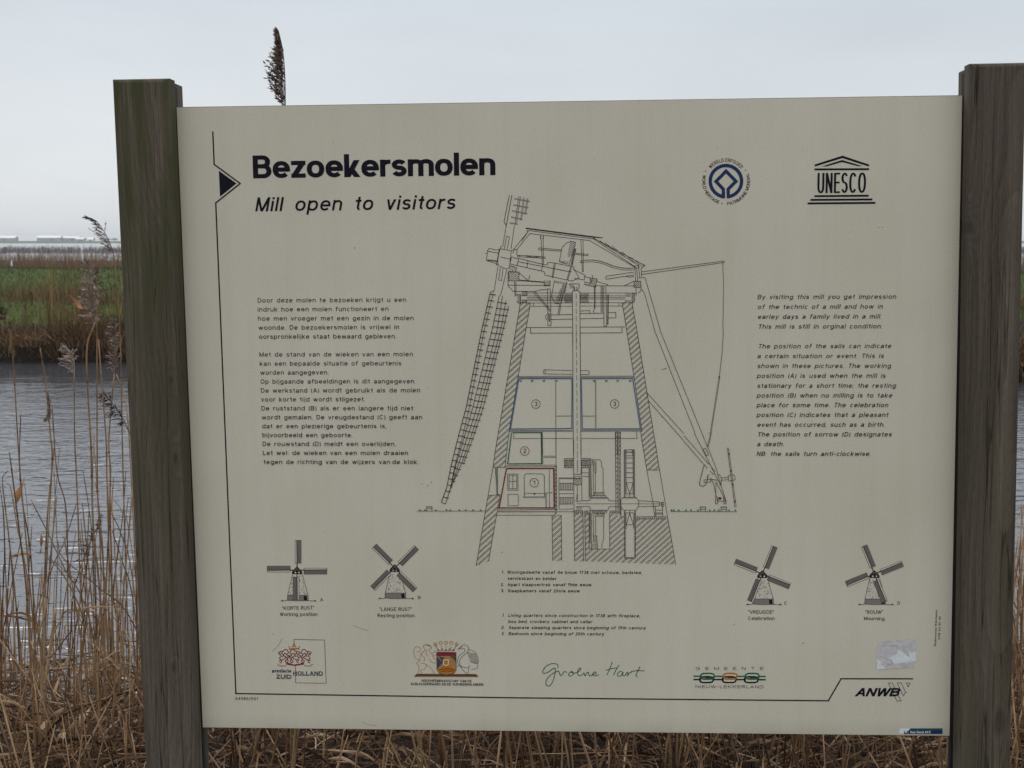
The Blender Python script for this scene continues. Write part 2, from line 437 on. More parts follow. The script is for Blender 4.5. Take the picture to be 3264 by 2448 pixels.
for side, q, ra, rbk, vt, wm in (
        (0, lq, (580, 253), (667, 2448), lt, M['wood_a']),
        (1, rq, (3056, 210), (3021, 2448), rt, M['wood_b'])):
    f = MB(); prism(f, q, q, NF, NS, 0.007, 0)
    post = f.build('post', wm, root)
    post['label'] = ('weathered square post with green algae near its top' if side == 0
                     else 'greyer square post cut off by the picture edge')
    # rear half of the post
    inner = [P(*ra, NR1), P(*rbk, NR1)]
    top, bot = vt - 0.002, GROUND_V
    iu_t, iu_b = lerp_u(*inner, top), lerp_u(*inner, bot)
    if side == 0: rq2 = [(q[0][0], top), (iu_t, top), (iu_b, bot), (q[3][0], bot)]
    else: rq2 = [(iu_t, top), (q[1][0], top), (q[2][0], bot), (iu_b, bot)]
    f = MB(); prism(f, rq2, rq2, NR0, NR1, 0.0, 0)
    f.build('rear_plank', M['wood_c'], post)
    # dark strip in the slot, its colour standing in for the gap's shade
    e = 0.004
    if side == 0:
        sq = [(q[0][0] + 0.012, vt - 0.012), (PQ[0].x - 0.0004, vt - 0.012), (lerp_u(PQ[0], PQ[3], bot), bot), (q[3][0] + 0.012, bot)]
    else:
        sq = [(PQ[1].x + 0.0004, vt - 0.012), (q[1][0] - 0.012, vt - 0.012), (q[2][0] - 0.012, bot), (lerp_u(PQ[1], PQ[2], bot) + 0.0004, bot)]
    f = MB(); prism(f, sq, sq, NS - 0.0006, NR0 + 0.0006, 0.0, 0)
    f.build('slot_shade_strip', M['slot'], post)

# ------------------------------------------------------------------ printing on the panel
_m = mat
def mat(name, col, rough=0.8, spec=0.3): return _m(name, col, max(rough, .75), .08)
INK = {'black': mat('ink_black', (0.012, 0.011, 0.018), 0.5), 'grey': mat('ink_line', (0.045, 0.036, 0.036), 0.6),
       'text': mat('ink_text', (0.028, 0.022, 0.022), 0.6), 'soft': mat('ink_soft', (0.16, 0.14, 0.125), 0.7),
       'blue': mat('ink_blue', (0.02, 0.04, 0.115), 0.5), 'room_blue': mat('ink_light_blue', (0.06, 0.14, 0.27), 0.6),
       'green': mat('ink_green', (0.012, 0.11, 0.05), 0.6), 'red': mat('ink_red', (0.21, 0.014, 0.012), 0.6),
       'wine': mat('ink_wine', (0.20, 0.028, 0.04), 0.6), 'gold': mat('ink_gold', (0.42, 0.21, 0.075), 0.6),
       'orange': mat('ink_orange', (0.42, 0.17, 0.015), 0.6), 'steel': mat('ink_steel', (0.06, 0.07, 0.085), 0.6),
       'brown': mat('ink_brown', (0.13, 0.06, 0.03), 0.6), 'leafgreen': mat('ink_leaf_green', (0.015, 0.13, 0.06), 0.6),
       'white': mat('paper_white', (0.74, 0.77, 0.79), 0.5), 'paper': mat('paper_torn', (0.56, 0.545, 0.54), 0.8),
       'navy': mat('label_navy', (0.022, 0.03, 0.13), 0.4), 'teal': mat('label_teal', (0.015, 0.085, 0.09), 0.4),
       'cream': mat('cream_bare', (0.63, 0.595, 0.48), 0.55), 'dirt': mat('dirt_mark', (0.33, 0.3, 0.23), 0.9),
       'bar': mat('ink_bar', (0.25, 0.22, 0.2), 0.7)}
mat = _m

def mpp(px, py): return (P(px + 1, py) - P(px, py)).length

class Print:
    """flat ink on the panel, collected into one mesh"""
    def __init__(s, n=0.0004): s.mb = MB(); s.n = n; s.k = 0; s.used = []
    def mi(s, ink):
        if ink not in s.used: s.used.append(ink)
        return s.used.index(ink)
    def nn(s): s.k += 1; return s.n + 0.0000007 * s.k
    def poly(s, pts, ink, n=None):
        n = s.nn() if n is None else n
        s.mb.add([B(q.x, q.y, n) for q in pts], [list(range(len(pts)))], s.mi(ink))
    def ribbon(s, pts, wx, wy, ink, closed=False):
        pts = [Vector((q[0], q[1])) for q in pts]
        q = [pts[0]]
        for a in pts[1:]:
            if (a - q[-1]).length > 1e-7: q.append(a)
        if closed and (q[0] - q[-1]).length < 1e-7: q.pop()
        if len(q) < 2: return
        if closed:
            q.append(q[0].copy())
            if len(q) < 9: closed = False
            else: q.pop()
        if not closed:
            cut = None
            for i in range(1, len(q) - 1):
                if (q[i] - q[i - 1]).normalized().dot((q[i + 1] - q[i]).normalized()) < 0.62: cut = i; break
            if cut:
                ext = min(wx, wy) * 0.5
                a = (q[cut] - q[cut - 1]).normalized(); b = (q[cut + 1] - q[cut]).normalized()
                s.ribbon(q[:cut] + [q[cut] + a * ext], wx, wy, ink)
                s.ribbon([q[cut] - b * ext] + q[cut + 1:], wx, wy, ink)
                return
        n = s.nn(); k = len(q); L = []; R = []
        for i in range(k):
            a = q[i - 1] if (i > 0 or closed) else None
            b = q[(i + 1) % k] if (i < k - 1 or closed) else None
            ds = []
            if a is not None: ds.append((q[i] - a).normalized())
            if b is not None: ds.append((b - q[i]).normalized())
            nr = [Vector((-d.y, d.x)) for d in ds]
            mt = sum(nr, Vector((0, 0)))
            if mt.length < 1e-3: mt = nr[0].copy()
            mt.normalize()
            c = max(0.42, mt.dot(nr[0]))
            o = Vector((mt.x * wx * 0.5 / c, mt.y * wy * 0.5 / c))
            L.append(q[i] + o); R.append(q[i] - o)
        vs = [B(v.x, v.y, n) for v in L] + [B(v.x, v.y, n) for v in R]
        fs = [[i, i + k, (i + 1) % k + k, (i + 1) % k] for i in range(k if closed else k - 1)]
        s.mb.add(vs, fs, s.mi(ink))
    # drawing in photo pixels of a zoomed frame
    def frame(s, x0, y0, sc):
        s.fx, s.fy, s.fs = x0, y0, sc; return s
    def px(s, x, y): return s.fx + x * s.fs, s.fy + y * s.fs
    def line(s, pts, w=1.5, ink='grey', closed=False, smooth=0):
        if isinstance(pts, str): pts = [tuple(float(c) for c in q.split(',')) for q in pts.split()]
        if smooth:
            if closed: pts = pts + [pts[0]]
            pts = [(q.x, q.y) for q in catmull([Vector((a, b, 0)) for a, b in pts], smooth)]
        a = s.px(*pts[0]); sc = mpp(*a)
        s.ribbon([P(*s.px(*q)) for q in pts], w * sc, w * sc, ink, closed)
    def lines(s, txt, w=1.5, ink='grey', **k):
        for t_ in txt.split(';'):
            if t_.strip(): s.line(t_.strip(), w, ink, **k)
    def fill(s, pts, ink):
        if isinstance(pts, str): pts = [tuple(float(c) for c in q.split(',')) for q in pts.split()]
        pts = [P(*s.px(*q)) for q in pts]
        from mathutils.geometry import tessellate_polygon
        tr = tessellate_polygon([[Vector((q.x, q.y, 0)) for q in pts]])
        n = s.nn()
        fs = []
        for a in tr:
            u, v, w_ = (pts[i] for i in a)
            cr_ = (v - u).cross(w_ - u) if hasattr(Vector((0, 0)), 'cross') else 1
            fs.append(list(a) if cr_ > 0 else list(a)[::-1])
        s.mb.add([B(q.x, q.y, n) for q in pts], fs, s.mi(ink))
    def circle(s, cx, cy, r, w=1.5, ink='grey', a0=0, a1=360, ry=None, k=36):
        ry = r if ry is None else ry
        full = abs(a1 - a0) >= 360
        kk = max(6, int(k * abs(a1 - a0) / 360))
        pts = [(cx + r * math.cos(math.radians(a0 + (a1 - a0) * i / kk)), cy - ry * math.sin(math.radians(a0 + (a1 - a0) * i / kk))) for i in range(kk if full else kk + 1)]
        s.line(pts, w, ink, closed=full)
    def disc(s, cx, cy, r, ink, k=14):
        s.fill([(cx + r * math.cos(2 * math.pi * i / k), cy - r * math.sin(2 * math.pi * i / k)) for i in range(k)], ink)
    def hatch(s, poly, ang=40, gap=20, w=1.2, ink='grey', pair=0.0):
        """hatching clipped to a polygon, optionally in close pairs"""
        if isinstance(poly, str): poly = [tuple(float(c) for c in q.split(',')) for q in poly.split()]
        ca, sa = math.cos(math.radians(ang)), -math.sin(math.radians(ang))
        rot = [(x * ca + y * sa, -x * sa + y * ca) for x, y in poly]
        lo, hi = min(q[1] for q in rot), max(q[1] for q in rot)
        ys = []; y = lo + gap * 0.4
        while y < hi:
            ys.append(y)
            if pair: ys.append(y + pair)
            y += gap
        for y in ys:
            xs = []
            for i in range(len(rot)):
                (x1, y1), (x2, y2) = rot[i], rot[(i + 1) % len(rot)]
                if (y1 > y) != (y2 > y): xs.append(x1 + (y - y1) / (y2 - y1) * (x2 - x1))
            xs.sort()
            for a, b in zip(xs[::2], xs[1::2]):
                if b - a > 2: s.line([(a * ca - y * sa, a * sa + y * ca), (b * ca - y * sa, b * sa + y * ca)], w, ink)
    def build(s, name, label=None):
        o = s.mb.build(name, [INK[k] for k in s.used], panel)
        if label: o['label'] = label
        return o

# --- a stroke alphabet (cap height 1): every letter is a few pen strokes
XH, DS = 0.74, -0.27
def arc(cx, cy, rx, ry, a0, a1, k=None, e=2.25):
    k = k or max(4, int(abs(a1 - a0) / 15)); out = []
    for i in range(k + 1):
        t_ = math.radians(a0 + (a1 - a0) * i / k); c, s_ = math.cos(t_), math.sin(t_)
        out.append((cx + rx * math.copysign(abs(c) ** (2 / e), c), cy + ry * math.copysign(abs(s_) ** (2 / e), s_)))
    return out

def glyph(ch, hx, hy):
    X = XH
    def bowl(w, top=X, bot=0.0): return arc(w / 2, (top + bot) / 2, w / 2 - hx, (top - bot) / 2 - hy, 0, 360, 28)
    def stem(x, a, b): return [(x, a), (x, b)]
    w = 0.68
    if ch == 'o': return [bowl(w)], w
    if ch == 'b': return [stem(hx, 0, 1), bowl(w)], w
    if ch == 'd': return [stem(w - hx, 0, 1), bowl(w)], w
    if ch == 'p': return [stem(hx, DS, X), bowl(w)], w
    if ch == 'q': return [stem(w - hx, DS, X), bowl(w)], w
    if ch == 'g': return [[(w - hx, X)] + [(w - hx, 0.05)] + arc(w / 2, 0.0, w / 2 - hx, -DS - hy, 0, -150), bowl(w)], w
    if ch == 'c': w = 0.62; return [arc(w / 2 + 0.02, X / 2, w / 2 - hx, X / 2 - hy, 42, 318)], w
    if ch == 'e': return [[(hx, X * 0.5), (w - hx, X * 0.5)] + arc(w / 2, X / 2, w / 2 - hx, X / 2 - hy, 0, 318)[1:]], w
    if ch == 'a':
        w = 0.64; r = w - hx - 0.03
        return [arc((r + hx) / 2 + 0.01, X * 0.66, (r - hx) / 2, X * 0.34 - hy, 165, 0) + [(r, hy * 1.5), (w - 0.005, hy)],
                [(r, X * 0.56)] + [(r * 0.62, X * 0.53)] + arc(w * 0.36, X * 0.27, w * 0.36 - hx, X * 0.27 - hy, 90, 270) + arc(w * 0.36, X * 0.36, r - w * 0.36, X * 0.36 - hy, 270, 345)], w
    if ch == 'f': w = 0.44; return [[(0.13 + hx, 0), (0.13 + hx, 0.76)] + arc(0.36, 0.76, 0.23 - hx, 0.26 - hy, 180, 90) + [(w + .02, 1.02 - hy)], [(0, X * .96 - hy), (w * .92, X * .96 - hy)]], w
    if ch == 't': w = 0.38; return [[(0.14 + hx, 0.94), (0.14 + hx, 0.22)] + arc(0.36, 0.22, 0.22 - hx, 0.22 - hy, 180, 270), [(0, X - hy), (w, X - hy)]], w
    if ch in 'hn':
        w = 0.62; return [stem(hx, 0, 1 if ch == 'h' else X), [(hx, X * 0.5)] + arc(w / 2, X - 0.28, w / 2 - hx, 0.28 - hy, 180, 0) + [(w - hx, 0)]], w
    if ch == 'u':
        w = 0.62; return [stem(w - hx, 0, X), [(hx, X)] + arc(w / 2, 0.28, w / 2 - hx, 0.28 - hy, 180, 360)], w
    if ch == 'm':
        w = 1.0; a = w / 2
        return [stem(hx, 0, X), [(hx, X * .5)] + arc((hx + a) / 2, X - .25, (a - hx) / 2, .25 - hy, 180, 0) + [(a, 0)],
                [(a, X * .5)] + arc((w - hx + a) / 2, X - .25, (w - hx - a) / 2, .25 - hy, 180, 0) + [(w - hx, 0)]], w
    if ch == 'r': w = 0.40; return [stem(hx, 0, X), [(hx, X * 0.45)] + arc(0.36, X - 0.30, 0.36 - hx, 0.30 - hy, 180, 82)], w
    if ch in 'il': return [stem(hx, 0, 1 if ch == 'l' else X)] + ([[(hx, 1 - 2.1 * hy), (hx, 1)]] if ch == 'i' else []), 2 * hx if hx > .05 else .1
    if ch == 'j': return [[(0.12, X), (0.12, -.05)] + arc(0.0, -.05, 0.12, -DS - .05 - hy, 0, -80), [(0.12, 1 - 2.1 * hy), (0.12, 1)]], 0.12 + hx
    if ch == 'k': w = .62; return [stem(hx, 0, 1), [(w - hx * 1.3, X), (hx * 1.2, X * .25)], [(w * .40, X * .52), (w - hx * 1.15, 0)]], w
    if ch in 's':
        w = .58; md = X * .515; a = arc(w / 2, (X - hy + md) / 2, w / 2 - hx * 1.05, (X - hy - md) / 2, 22, 255, None, 2); b = arc(w / 2, (md + hy) / 2, w / 2 - hx, (md - hy) / 2, 75, -160, None, 2)
        return [a + b], w
    if ch == 'v': w = .6; return [[(hx * .9, X), (w / 2, hy * .6), (w - hx * .9, X)]], w
    if ch == 'w': w = .92; return [[(hx * .9, X), (w * .27, hy * .6), (w * .5, X * .93), (w * .73, hy * .6), (w - hx * .9, X)]], w
    if ch == 'x': w = .58; return [[(hx, X), (w - hx, 0)], [(w - hx, X), (hx, 0)]], w
    if ch == 'y': w = .6; return [[(hx * .9, X), (w / 2, hy)], [(w - hx * .9, X), (w * .36, DS + hy), (w * .14, DS + hy)]], w
    if ch == 'z': w = .56; return [[(0.0, X - hy), (w, X - hy)], [(w - hx * 1.15, X - hy * 1.1), (hx * 1.15, hy * 1.1)], [(0, hy), (w, hy)]], w
    # capitals
    if ch == 'A': w = .74; return [[(hx * .8, 0), (w / 2, 1 - hy * .4), (w - hx * .8, 0)], [(w * .2, .33), (w * .8, .33)]], w
    if ch == 'B': w = .72; mdl = .525; r1_, r2_ = (1 - hy - mdl) / 2, (mdl - hy) / 2; return [stem(hx, 0, 1), [(hx, 1 - hy), (w * .52, 1 - hy)] + arc(w * .52, mdl + r1_, w * .42 - hx, r1_, 90, -90, 9)[1:] + [(hx, mdl)], [(w * .5, mdl)] + arc(w * .55, hy + r2_, w * .45 - hx, r2_, 90, -90, 9) + [(hx, hy)]], w
    if ch == 'C': w = .76; return [arc(w / 2, .5, w / 2 - hx, .5 - hy, 40, 320)], w
    if ch == 'D': w = .74; return [stem(hx, 0, 1), [(hx, 1 - hy)] + arc(w * .45, .5, w * .55 - hx, .5 - hy, 90, -90) + [(hx, hy)]], w
    if ch == 'E': w = .62; return [[(w, 1 - hy), (hx, 1 - hy), (hx, hy), (w, hy)], [(hx, .52), (w * .93, .52)]], w
    if ch == 'F': w = .58; return [[(w, 1 - hy), (hx, 1 - hy), (hx, 0)], [(hx, .5), (w * .9, .5)]], w
    if ch == 'G': w = .78; return [arc(w / 2, .5, w / 2 - hx, .5 - hy, 45, 345) + [(w - hx, .46), (w * .55, .46)]], w
    if ch == 'H': w = .70; return [stem(hx, 0, 1), stem(w - hx, 0, 1), [(hx, .52), (w - hx, .52)]], w
    if ch == 'I': return [stem(.05 + hx * .2, 0, 1)], .1 + hx * .4
    if ch == 'J': w = .5; return [[(w - hx, 1), (w - hx, .25)] + arc(w / 2, .25, w / 2 - hx, .25 - hy, 0, -180)], w
    if ch == 'K': w = .70; return [stem(hx, 0, 1), [(w - hx, 1), (hx, .36)], [(w * .36, .58), (w - hx, 0)]], w
    if ch == 'L': w = .56; return [[(hx, 1), (hx, hy), (w, hy)]], w
    if ch == 'M': w = .86; return [[(hx, 0), (hx, 1 - hy), (w / 2, hy), (w - hx, 1 - hy), (w - hx, 0)]], w
    if ch == 'N': w = .70; return [[(hx, 0), (hx, 1 - hy), (w - hx, hy), (w - hx, 1)]], w
    if ch in 'OQ': w = .80; return [arc(w / 2, .5, w / 2 - hx, .5 - hy, 0, 360, 30)], w
    if ch in 'PR':
        w = .66; g = [stem(hx, 0, 1), [(hx, 1 - hy), (w * .55, 1 - hy)] + arc(w * .55, .74, w * .45 - hx, .26 - hy, 90, -90, 8) + [(hx, .48)]]
        if ch == 'R': g.append([(w * .5, .48), (w - hx, 0)])
        return g, w
    if ch == 'S': w = .66; md = .515; return [arc(w / 2, (1 - hy + md) / 2, w / 2 - hx, (1 - hy - md) / 2, 25, 258, None, 2) + arc(w / 2, (md + hy) / 2, w / 2 - hx, (md - hy) / 2, 76, -158, None, 2)], w
    if ch == 'T': w = .64; return [[(0, 1 - hy), (w, 1 - hy)], stem(w / 2, 0, 1 - hy)], w
    if ch == 'U': w = .70; return [[(hx, 1)] + arc(w / 2, .32, w / 2 - hx, .32 - hy, 180, 360) + [(w - hx, 1)]], w
    if ch == 'V': w = .70; return [[(hx * .8, 1), (w / 2, hy * .5), (w - hx * .8, 1)]], w
    if ch == 'W': w = 1.0; return [[(hx * .8, 1), (w * .27, hy * .5), (w * .5, .95), (w * .73, hy * .5), (w - hx * .8, 1)]], w
    if ch == 'Y': w = .7; return [[(hx, 1), (w / 2, .45), (w - hx, 1)], stem(w / 2, 0, .45)], w
    if ch == 'Z': w = .62; return [[(0, 1 - hy), (w - hx, 1 - hy), (hx, hy), (w, hy)]], w
    # figures
    if ch == '0': w = .62; return [arc(w / 2, .5, w / 2 - hx, .5 - hy, 0, 360, 24)], w
    if ch == '1': w = .34; return [[(.02, .78), (w - hx, 1 - hy), (w - hx, 0)]], w
    if ch == '2': w = .58; return [arc(w / 2, .71, w / 2 - hx, .29 - hy, 170, -30) + [(hx, hy), (w, hy)]], w
    if ch == '3': w = .6; return [arc(w / 2, .75, w / 2 - hx, .25 - hy, 160, -85) , arc(w / 2, .27, w / 2 - hx, .27 - hy, 88, -160)], w
    if ch == '4': w = .62; return [[(w * .72, 0), (w * .72, 1 - hy), (hx, .26), (w, .26)]], w
    if ch == '5': w = .6; return [[(w - .04, 1 - hy), (.1, 1 - hy), (.06, .52)] + arc(w / 2, .33, w / 2 - hx, .33 - hy, 140, -155)], w
    if ch == '6': w = .6; return [arc(w / 2, .32, w / 2 - hx, .32 - hy, 0, 360, 20), arc(w * .62, .42, w * .62 - hx, .58 - hy, 85, 180)], w
    if ch == '7': w = .58; return [[(0, 1 - hy), (w - hx, 1 - hy), (w * .3, 0)]], w
    if ch == '8': w = .6; return [arc(w / 2, .27, w / 2 - hx, .27 - hy, 0, 360, 20), arc(w / 2, .76, w / 2 - hx * 1.3, .24 - hy, 0, 360, 18)], w
    if ch == '9': w = .6; return [arc(w / 2, .68, w / 2 - hx, .32 - hy, 0, 360, 20), arc(w * .38, .58, w * .62 - hx, .58 - hy, 0, -95)], w
    if ch in '.,': return [[(.06, 0), (.06, .11)]] + ([[(.06, .02), (.02, -.12)]] if ch == ',' else []), .12
    if ch in ':;': return [[(.06, 0), (.06, .11)], [(.06, .55), (.06, .66)]] + ([[(.06, .02), (.02, -.12)]] if ch == ';' else []), .12
    if ch == '(': return [arc(.42, .4, .36, .68, 135, 225, 8, 2)], .22
    if ch == ')': return [arc(-.2, .4, .36, .68, 45, -45, 8, 2)], .22
    if ch == '"': return [[(.04, .72), (.06, 1)], [(.2, .72), (.22, 1)]], .26
    if ch == '-': return [[(0, .4), (.36, .4)]], .36
    if ch == '/': return [[(0, 0), (.4, 1)]], .4
    if ch == '\u00b7': return [[(.06, .38), (.06, .5)]], .12
    return [], .3

def layout(txt, sp, space, hx=.05):
    x = 0; out = []
    for i, ch in enumerate(txt):
        if ch == ' ': x += space; continue
        w = glyph(ch, hx, .05)[1]
        out.append((ch, x)); x += w + sp
    return out, x - sp

def text(pr, txt, x0, y0, x1, y1, cap, pen, ink='text', shear=0.0, sp=.16, space=.42, peny=None):
    """txt with its base line from (x0,y0) to (x1,y1) in the current frame; cap height and pen width in frame pixels"""
    A, Bq = P(*pr.px(x0, y0)), P(*pr.px(x1, y1))
    sc = mpp(*pr.px(x0, y0)) * pr.fs
    e = (Bq - A); W = e.length; e = e / W; up = Vector((-e.y, e.x))
    h = cap * sc; pw = pen * sc; ph = (peny or pen) * sc
    hx = .05
    for _ in range(3):
        lay, tot = layout(txt, sp, space, hx)
        sx = (W - shear * h * .4) / tot; hx = pw / 2 / sx
    hx, hy = pw / 2 / sx, ph / 2 / h
    for ch, gx in lay:
        for st in glyph(ch, hx, hy)[0]:
            if ch in 'vwxykzAVWMNKXYZ':                    # slanting strokes are cut off level, as in a grotesque face
                top = 1.0 if ch.isupper() else XH
                def snap(v): return 0.0 if abs(v) < 2.2 * hy and ch not in 'zZ' else top if abs(v - top) < 2.2 * hy and ch not in 'zZ' else v
                segs = list(zip(st, st[1:]))
                if any(abs(q1[0] - q0[0]) > 1e-6 and abs(q1[1] - q0[1]) > .2 for q0, q1 in segs):
                    for q0, q1 in segs:
                        y0_, y1_ = snap(q0[1]), snap(q1[1])
                        a0, a1 = ((A + e * ((gx + q[0]) * sx + shear * yy * h) + up * (yy * h)) for q, yy in ((q0, y0_), (q1, y1_)))
                        d_ = (a1 - a0).normalized(); dv = abs(d_.dot(up))
                        if dv < .3: pr.ribbon([a0, a1], pw, ph, ink); continue
                        o_ = e * (pw * .5 * min(1.6, max(.9, 1 / dv)))
                        q4 = [a0 - o_, a0 + o_, a1 + o_, a1 - o_]
                        if a1.y < a0.y: q4 = [q4[3], q4[2], q4[1], q4[0]]
                        pr.poly(q4, ink)
                    continue
            pts = [(A + e * ((gx + a) * sx + shear * b * h) + up * (b * h)) for a, b in st]
            pr.ribbon(pts, pw, ph, ink, closed=(len(pts) > 9 and (pts[0] - pts[-1]).length < 1e-6))

def text_arc(pr, txt, cx, cy, r, a0, a1, cap, pen, ink, inward=False):
    """letters round a circle from angle a0 to a1 (degrees, counter-clockwise positive)"""
    lay, tot = layout(txt, .2, .4)
    for ch, gx in lay:
        g, w = glyph(ch, .04, .04)
        t_ = math.radians(a0 + (a1 - a0) * (gx + w / 2) / tot)
        sgn = -1 if inward else 1
        ux, uy = math.cos(t_) * sgn, -math.sin(t_) * sgn       # letter 'up' in frame pixels (y down)
        ex, ey = -uy, ux
        unit = abs(math.radians(a1 - a0)) * r / tot
        bx, by = cx + r * math.cos(t_), cy - r * math.sin(t_)
        for st in g:
            pr.line([(bx + ex * (a - w / 2) * unit + ux * b * cap, by + ey * (a - w / 2) * unit + uy * b * cap) for a, b in st], pen, ink)

for k_, lo_, hi_ in (('paper', (0.50, 0.49, 0.48), (0.64, 0.625, 0.62)), ('white', (0.66, 0.69, 0.71), (0.80, 0.83, 0.85))):
    m = INK[k_]; t = nd(m, 'ShaderNodeTexCoord'); nz = nd(m, 'ShaderNodeTexNoise'); nz.inputs['Scale'].default_value = 90; nz.inputs['Detail'].default_value = 6
    lk(m, t.outputs['Object'], nz.inputs['Vector']); rr_ = ramp_node(m, [(.35, lo_), (.65, hi_)]); lk(m, nz.outputs['Fac'], rr_.inputs[0])
    lk(m, rr_.outputs[0], m.node_tree.nodes['Principled BSDF'].inputs['Base Color'])

# border rule with its arrow head
pr = Print(); pr.frame(0, 0, 1)
pr.line([(678.4, 418.9), (682.9, 523.8), (765.7, 584.8), (687.9, 646.7), (706, 1085), (722, 1480), (752, 2210.4), (1640, 2224), (2640.3, 2233.5), (2680.8, 2163.2), (2910.2, 2163.5)], 4.2, 'black')
pr.frame(640, 380, .45208); pr.fill('128,363 252,453 136,546', 'black')
pr.build('border_line')

pr = Print(); pr.frame(640, 380, .45208)
text(pr, 'Bezoekersmolen', 370, 417, 2078, 394, 157, 36, 'black', sp=.045, peny=29)
pr.build('heading')
pr = Print(); pr.frame(640, 380, .45208)
text(pr, 'Mill open to visitors', 384, 650, 1798, 633, 97, 15.5, 'black', shear=.21, sp=.16, space=.72, peny=14)
pr.build('subtitle')

pr = Print(); pr.frame(800, 920, .34965)
for q in '''Door deze molen te bezoeken krijgt u een|62|127|1414|120
indruk hoe een molen functioneert en|62|209|1253|203
hoe men vroeger met een gezin in de molen|66|292|1482|287
woonde. De bezoekersmolen is vrijwel in|70|375|1350|369
oorspronkelijke staat bewaard gebleven.|75|457|1324|453
Met de stand van de wieken van een molen|78|620|1476|616
kan een bepaalde situatie of gebeurtenis|81|703|1370|699
worden aangegeven.|86|785|708|782
Op bijgaande afbeeldingen is dit aangegeven.|89|866|1500|863
De werkstand (A) wordt gebruikt als de molen|92|948|1542|945
voor korte tijd wordt stilgezet.|94|1029|1040|1027
De ruststand (B) als er een langere tijd niet|96|1110|1478|1109
wordt gemalen. De vreugdestand (C) geeft aan|100|1192|1560|1190
dat er een plezierige gebeurtenis is,|104|1273|1235|1272
bijvoorbeeld een geboorte.|106|1354|925|1354
De rouwstand (D) meldt een overlijden.|108|1434|1320|1434
Let wel: de wieken van een molen draaien|110|1516|1432|1516
tegen de richting van de wijzers van\u00b7de klok.|117|1598|1528|1598'''.split('\n'):
    t_, a, b, c, d = q.split('|'); text(pr, t_, float(a), float(b), float(c), float(d), 40, 5.6, 'text', sp=.2, space=.62)
    if t_.endswith('gebleven.'):
        pr.build('paragraph', 'upright upper Dutch paragraph'); pr = Print(); pr.frame(800, 920, .34965)
pr.build('paragraph', 'upright lower Dutch paragraph')

pr = Print(); pr.frame(2380, 900, .34969)
for q in '''By visiting this mill you get impression|97|153|1362|149
of the technic of a mill and how in|99|243|1240|239
earley days a family lived in a mill.|100|333|1228|329
This mill is still in orginal condition.|104|423|1236|419
The position of the sails can indicate|104|602|1318|599
a certain situation or event. This is|96|692|1250|689
shown in these pictures. The working|96|781|1315|780
position (A) is used when the mill is|93|871|1267|870
stationary for a short time; the resting|94|961|1360|960
position (B) when no milling is to take|92|1050|1328|1049
place for some time. The celebration|91|1138|1290|1137
position (C) indicates that a pleasant|91|1227|1290|1226
event has occurred, such as a birth.|94|1316|1258|1315
The position of sorrow (D) designates|98|1404|1322|1404
a death.|93|1492|340|1492
NB: the sails turn anti-clockwise.|90|1581|1132|1581'''.split('\n'):
    t_, a, b, c, d = q.split('|'); text(pr, t_, float(a), float(b), float(c), float(d), 41, 6, 'text', shear=.22, sp=.2, space=.66)
    if t_.endswith('condition.'):
        pr.build('paragraph', 'slanted upper English paragraph'); pr = Print(); pr.frame(2380, 900, .34969)
pr.build('paragraph', 'slanted lower English paragraph')

for lab, rows, sh in (('upright Dutch key to the numbered rooms', '''1.|150|184|182|184
Woongedeelte vanaf de bouw 1738 met schouw, bedstee,|220|184|1856|190
servieskast en kelder|222|259|815|262
2.|140|334|176|334
Apart slaapvertrek vanaf 19de eeuw|224|335|1240|337
3.|140|408|182|408
Slaapkamers vanaf 20ste eeuw|224|410|1098|412''', 0), ('slanted English key to the numbered rooms', '''1.|154|708|182|708
Living quarters since construction in 1738 with fireplace,|228|709|1832|715
box bed, crockery cabinet and cellar|230|783|1250|787
2.|142|856|184|856
Separate sleeping quarters since beginning of 19th century|234|857|1900|862
3.|142|930|184|930
Bedroom since beginning of 20th century|232|931|1394|935''', .22)):
    pr = Print(); pr.frame(1560, 1780, .26221)
    for q in rows.split('\n'):
        t_, a, b, c, d = q.split('|'); text(pr, t_, float(a), float(b), float(c), float(d), 38, 6.4, 'text', shear=sh, sp=.18, space=.55)
    pr.build('legend', lab)

# --- world heritage ring and temple emblem
pr = Print(); pr.frame(2100, 440, .36166)
pr.circle(591, 380, 138, 30 * .36, 'blue', -86, 266, k=60)
pr.line('570,526 568,450 504,382 592,291 680,381 611,450 612,526', 29 * .36, 'blue')
text_arc(pr, 'WERELD ERFGOED', 591, 380, 172, 140, 40, 30, 1.5, 'text')
text_arc(pr, 'WORLD HERITAGE', 591, 380, 208, 165, 252, 27, 1.5, 'text', inward=True)
text_arc(pr, 'PATRIMOINE MONDIAL', 591, 380, 212, 274, 380, 27, 1.5, 'text', inward=True)
for a, b in ((411, 291), (764, 283), (556, 576)): pr.disc(a, b, 5, 'text')
pr.build('ring_emblem')
pr = Print(); pr.frame(2100, 440, .36166)
pr.fill('1374,233 1618,155 1852,233 1852,251 1618,176 1374,251', 'black')
pr.fill('1437,250 1615,193 1793,247 1752,247 1615,211 1478,250', 'black')
for x0, y0, x1, y1 in ((1372, 276, 1853, 274), (1371, 512, 1849, 508), (1336, 545, 1882, 541), (1311, 576, 1908, 571)):
    pr.line([(x0, y0), (x1, y1)], 17 * .36, 'black')
text(pr, 'UNESCO', 1396, 486, 1824, 482, 178, 19, 'black', sp=.13, peny=15)
pr.build('temple_emblem')

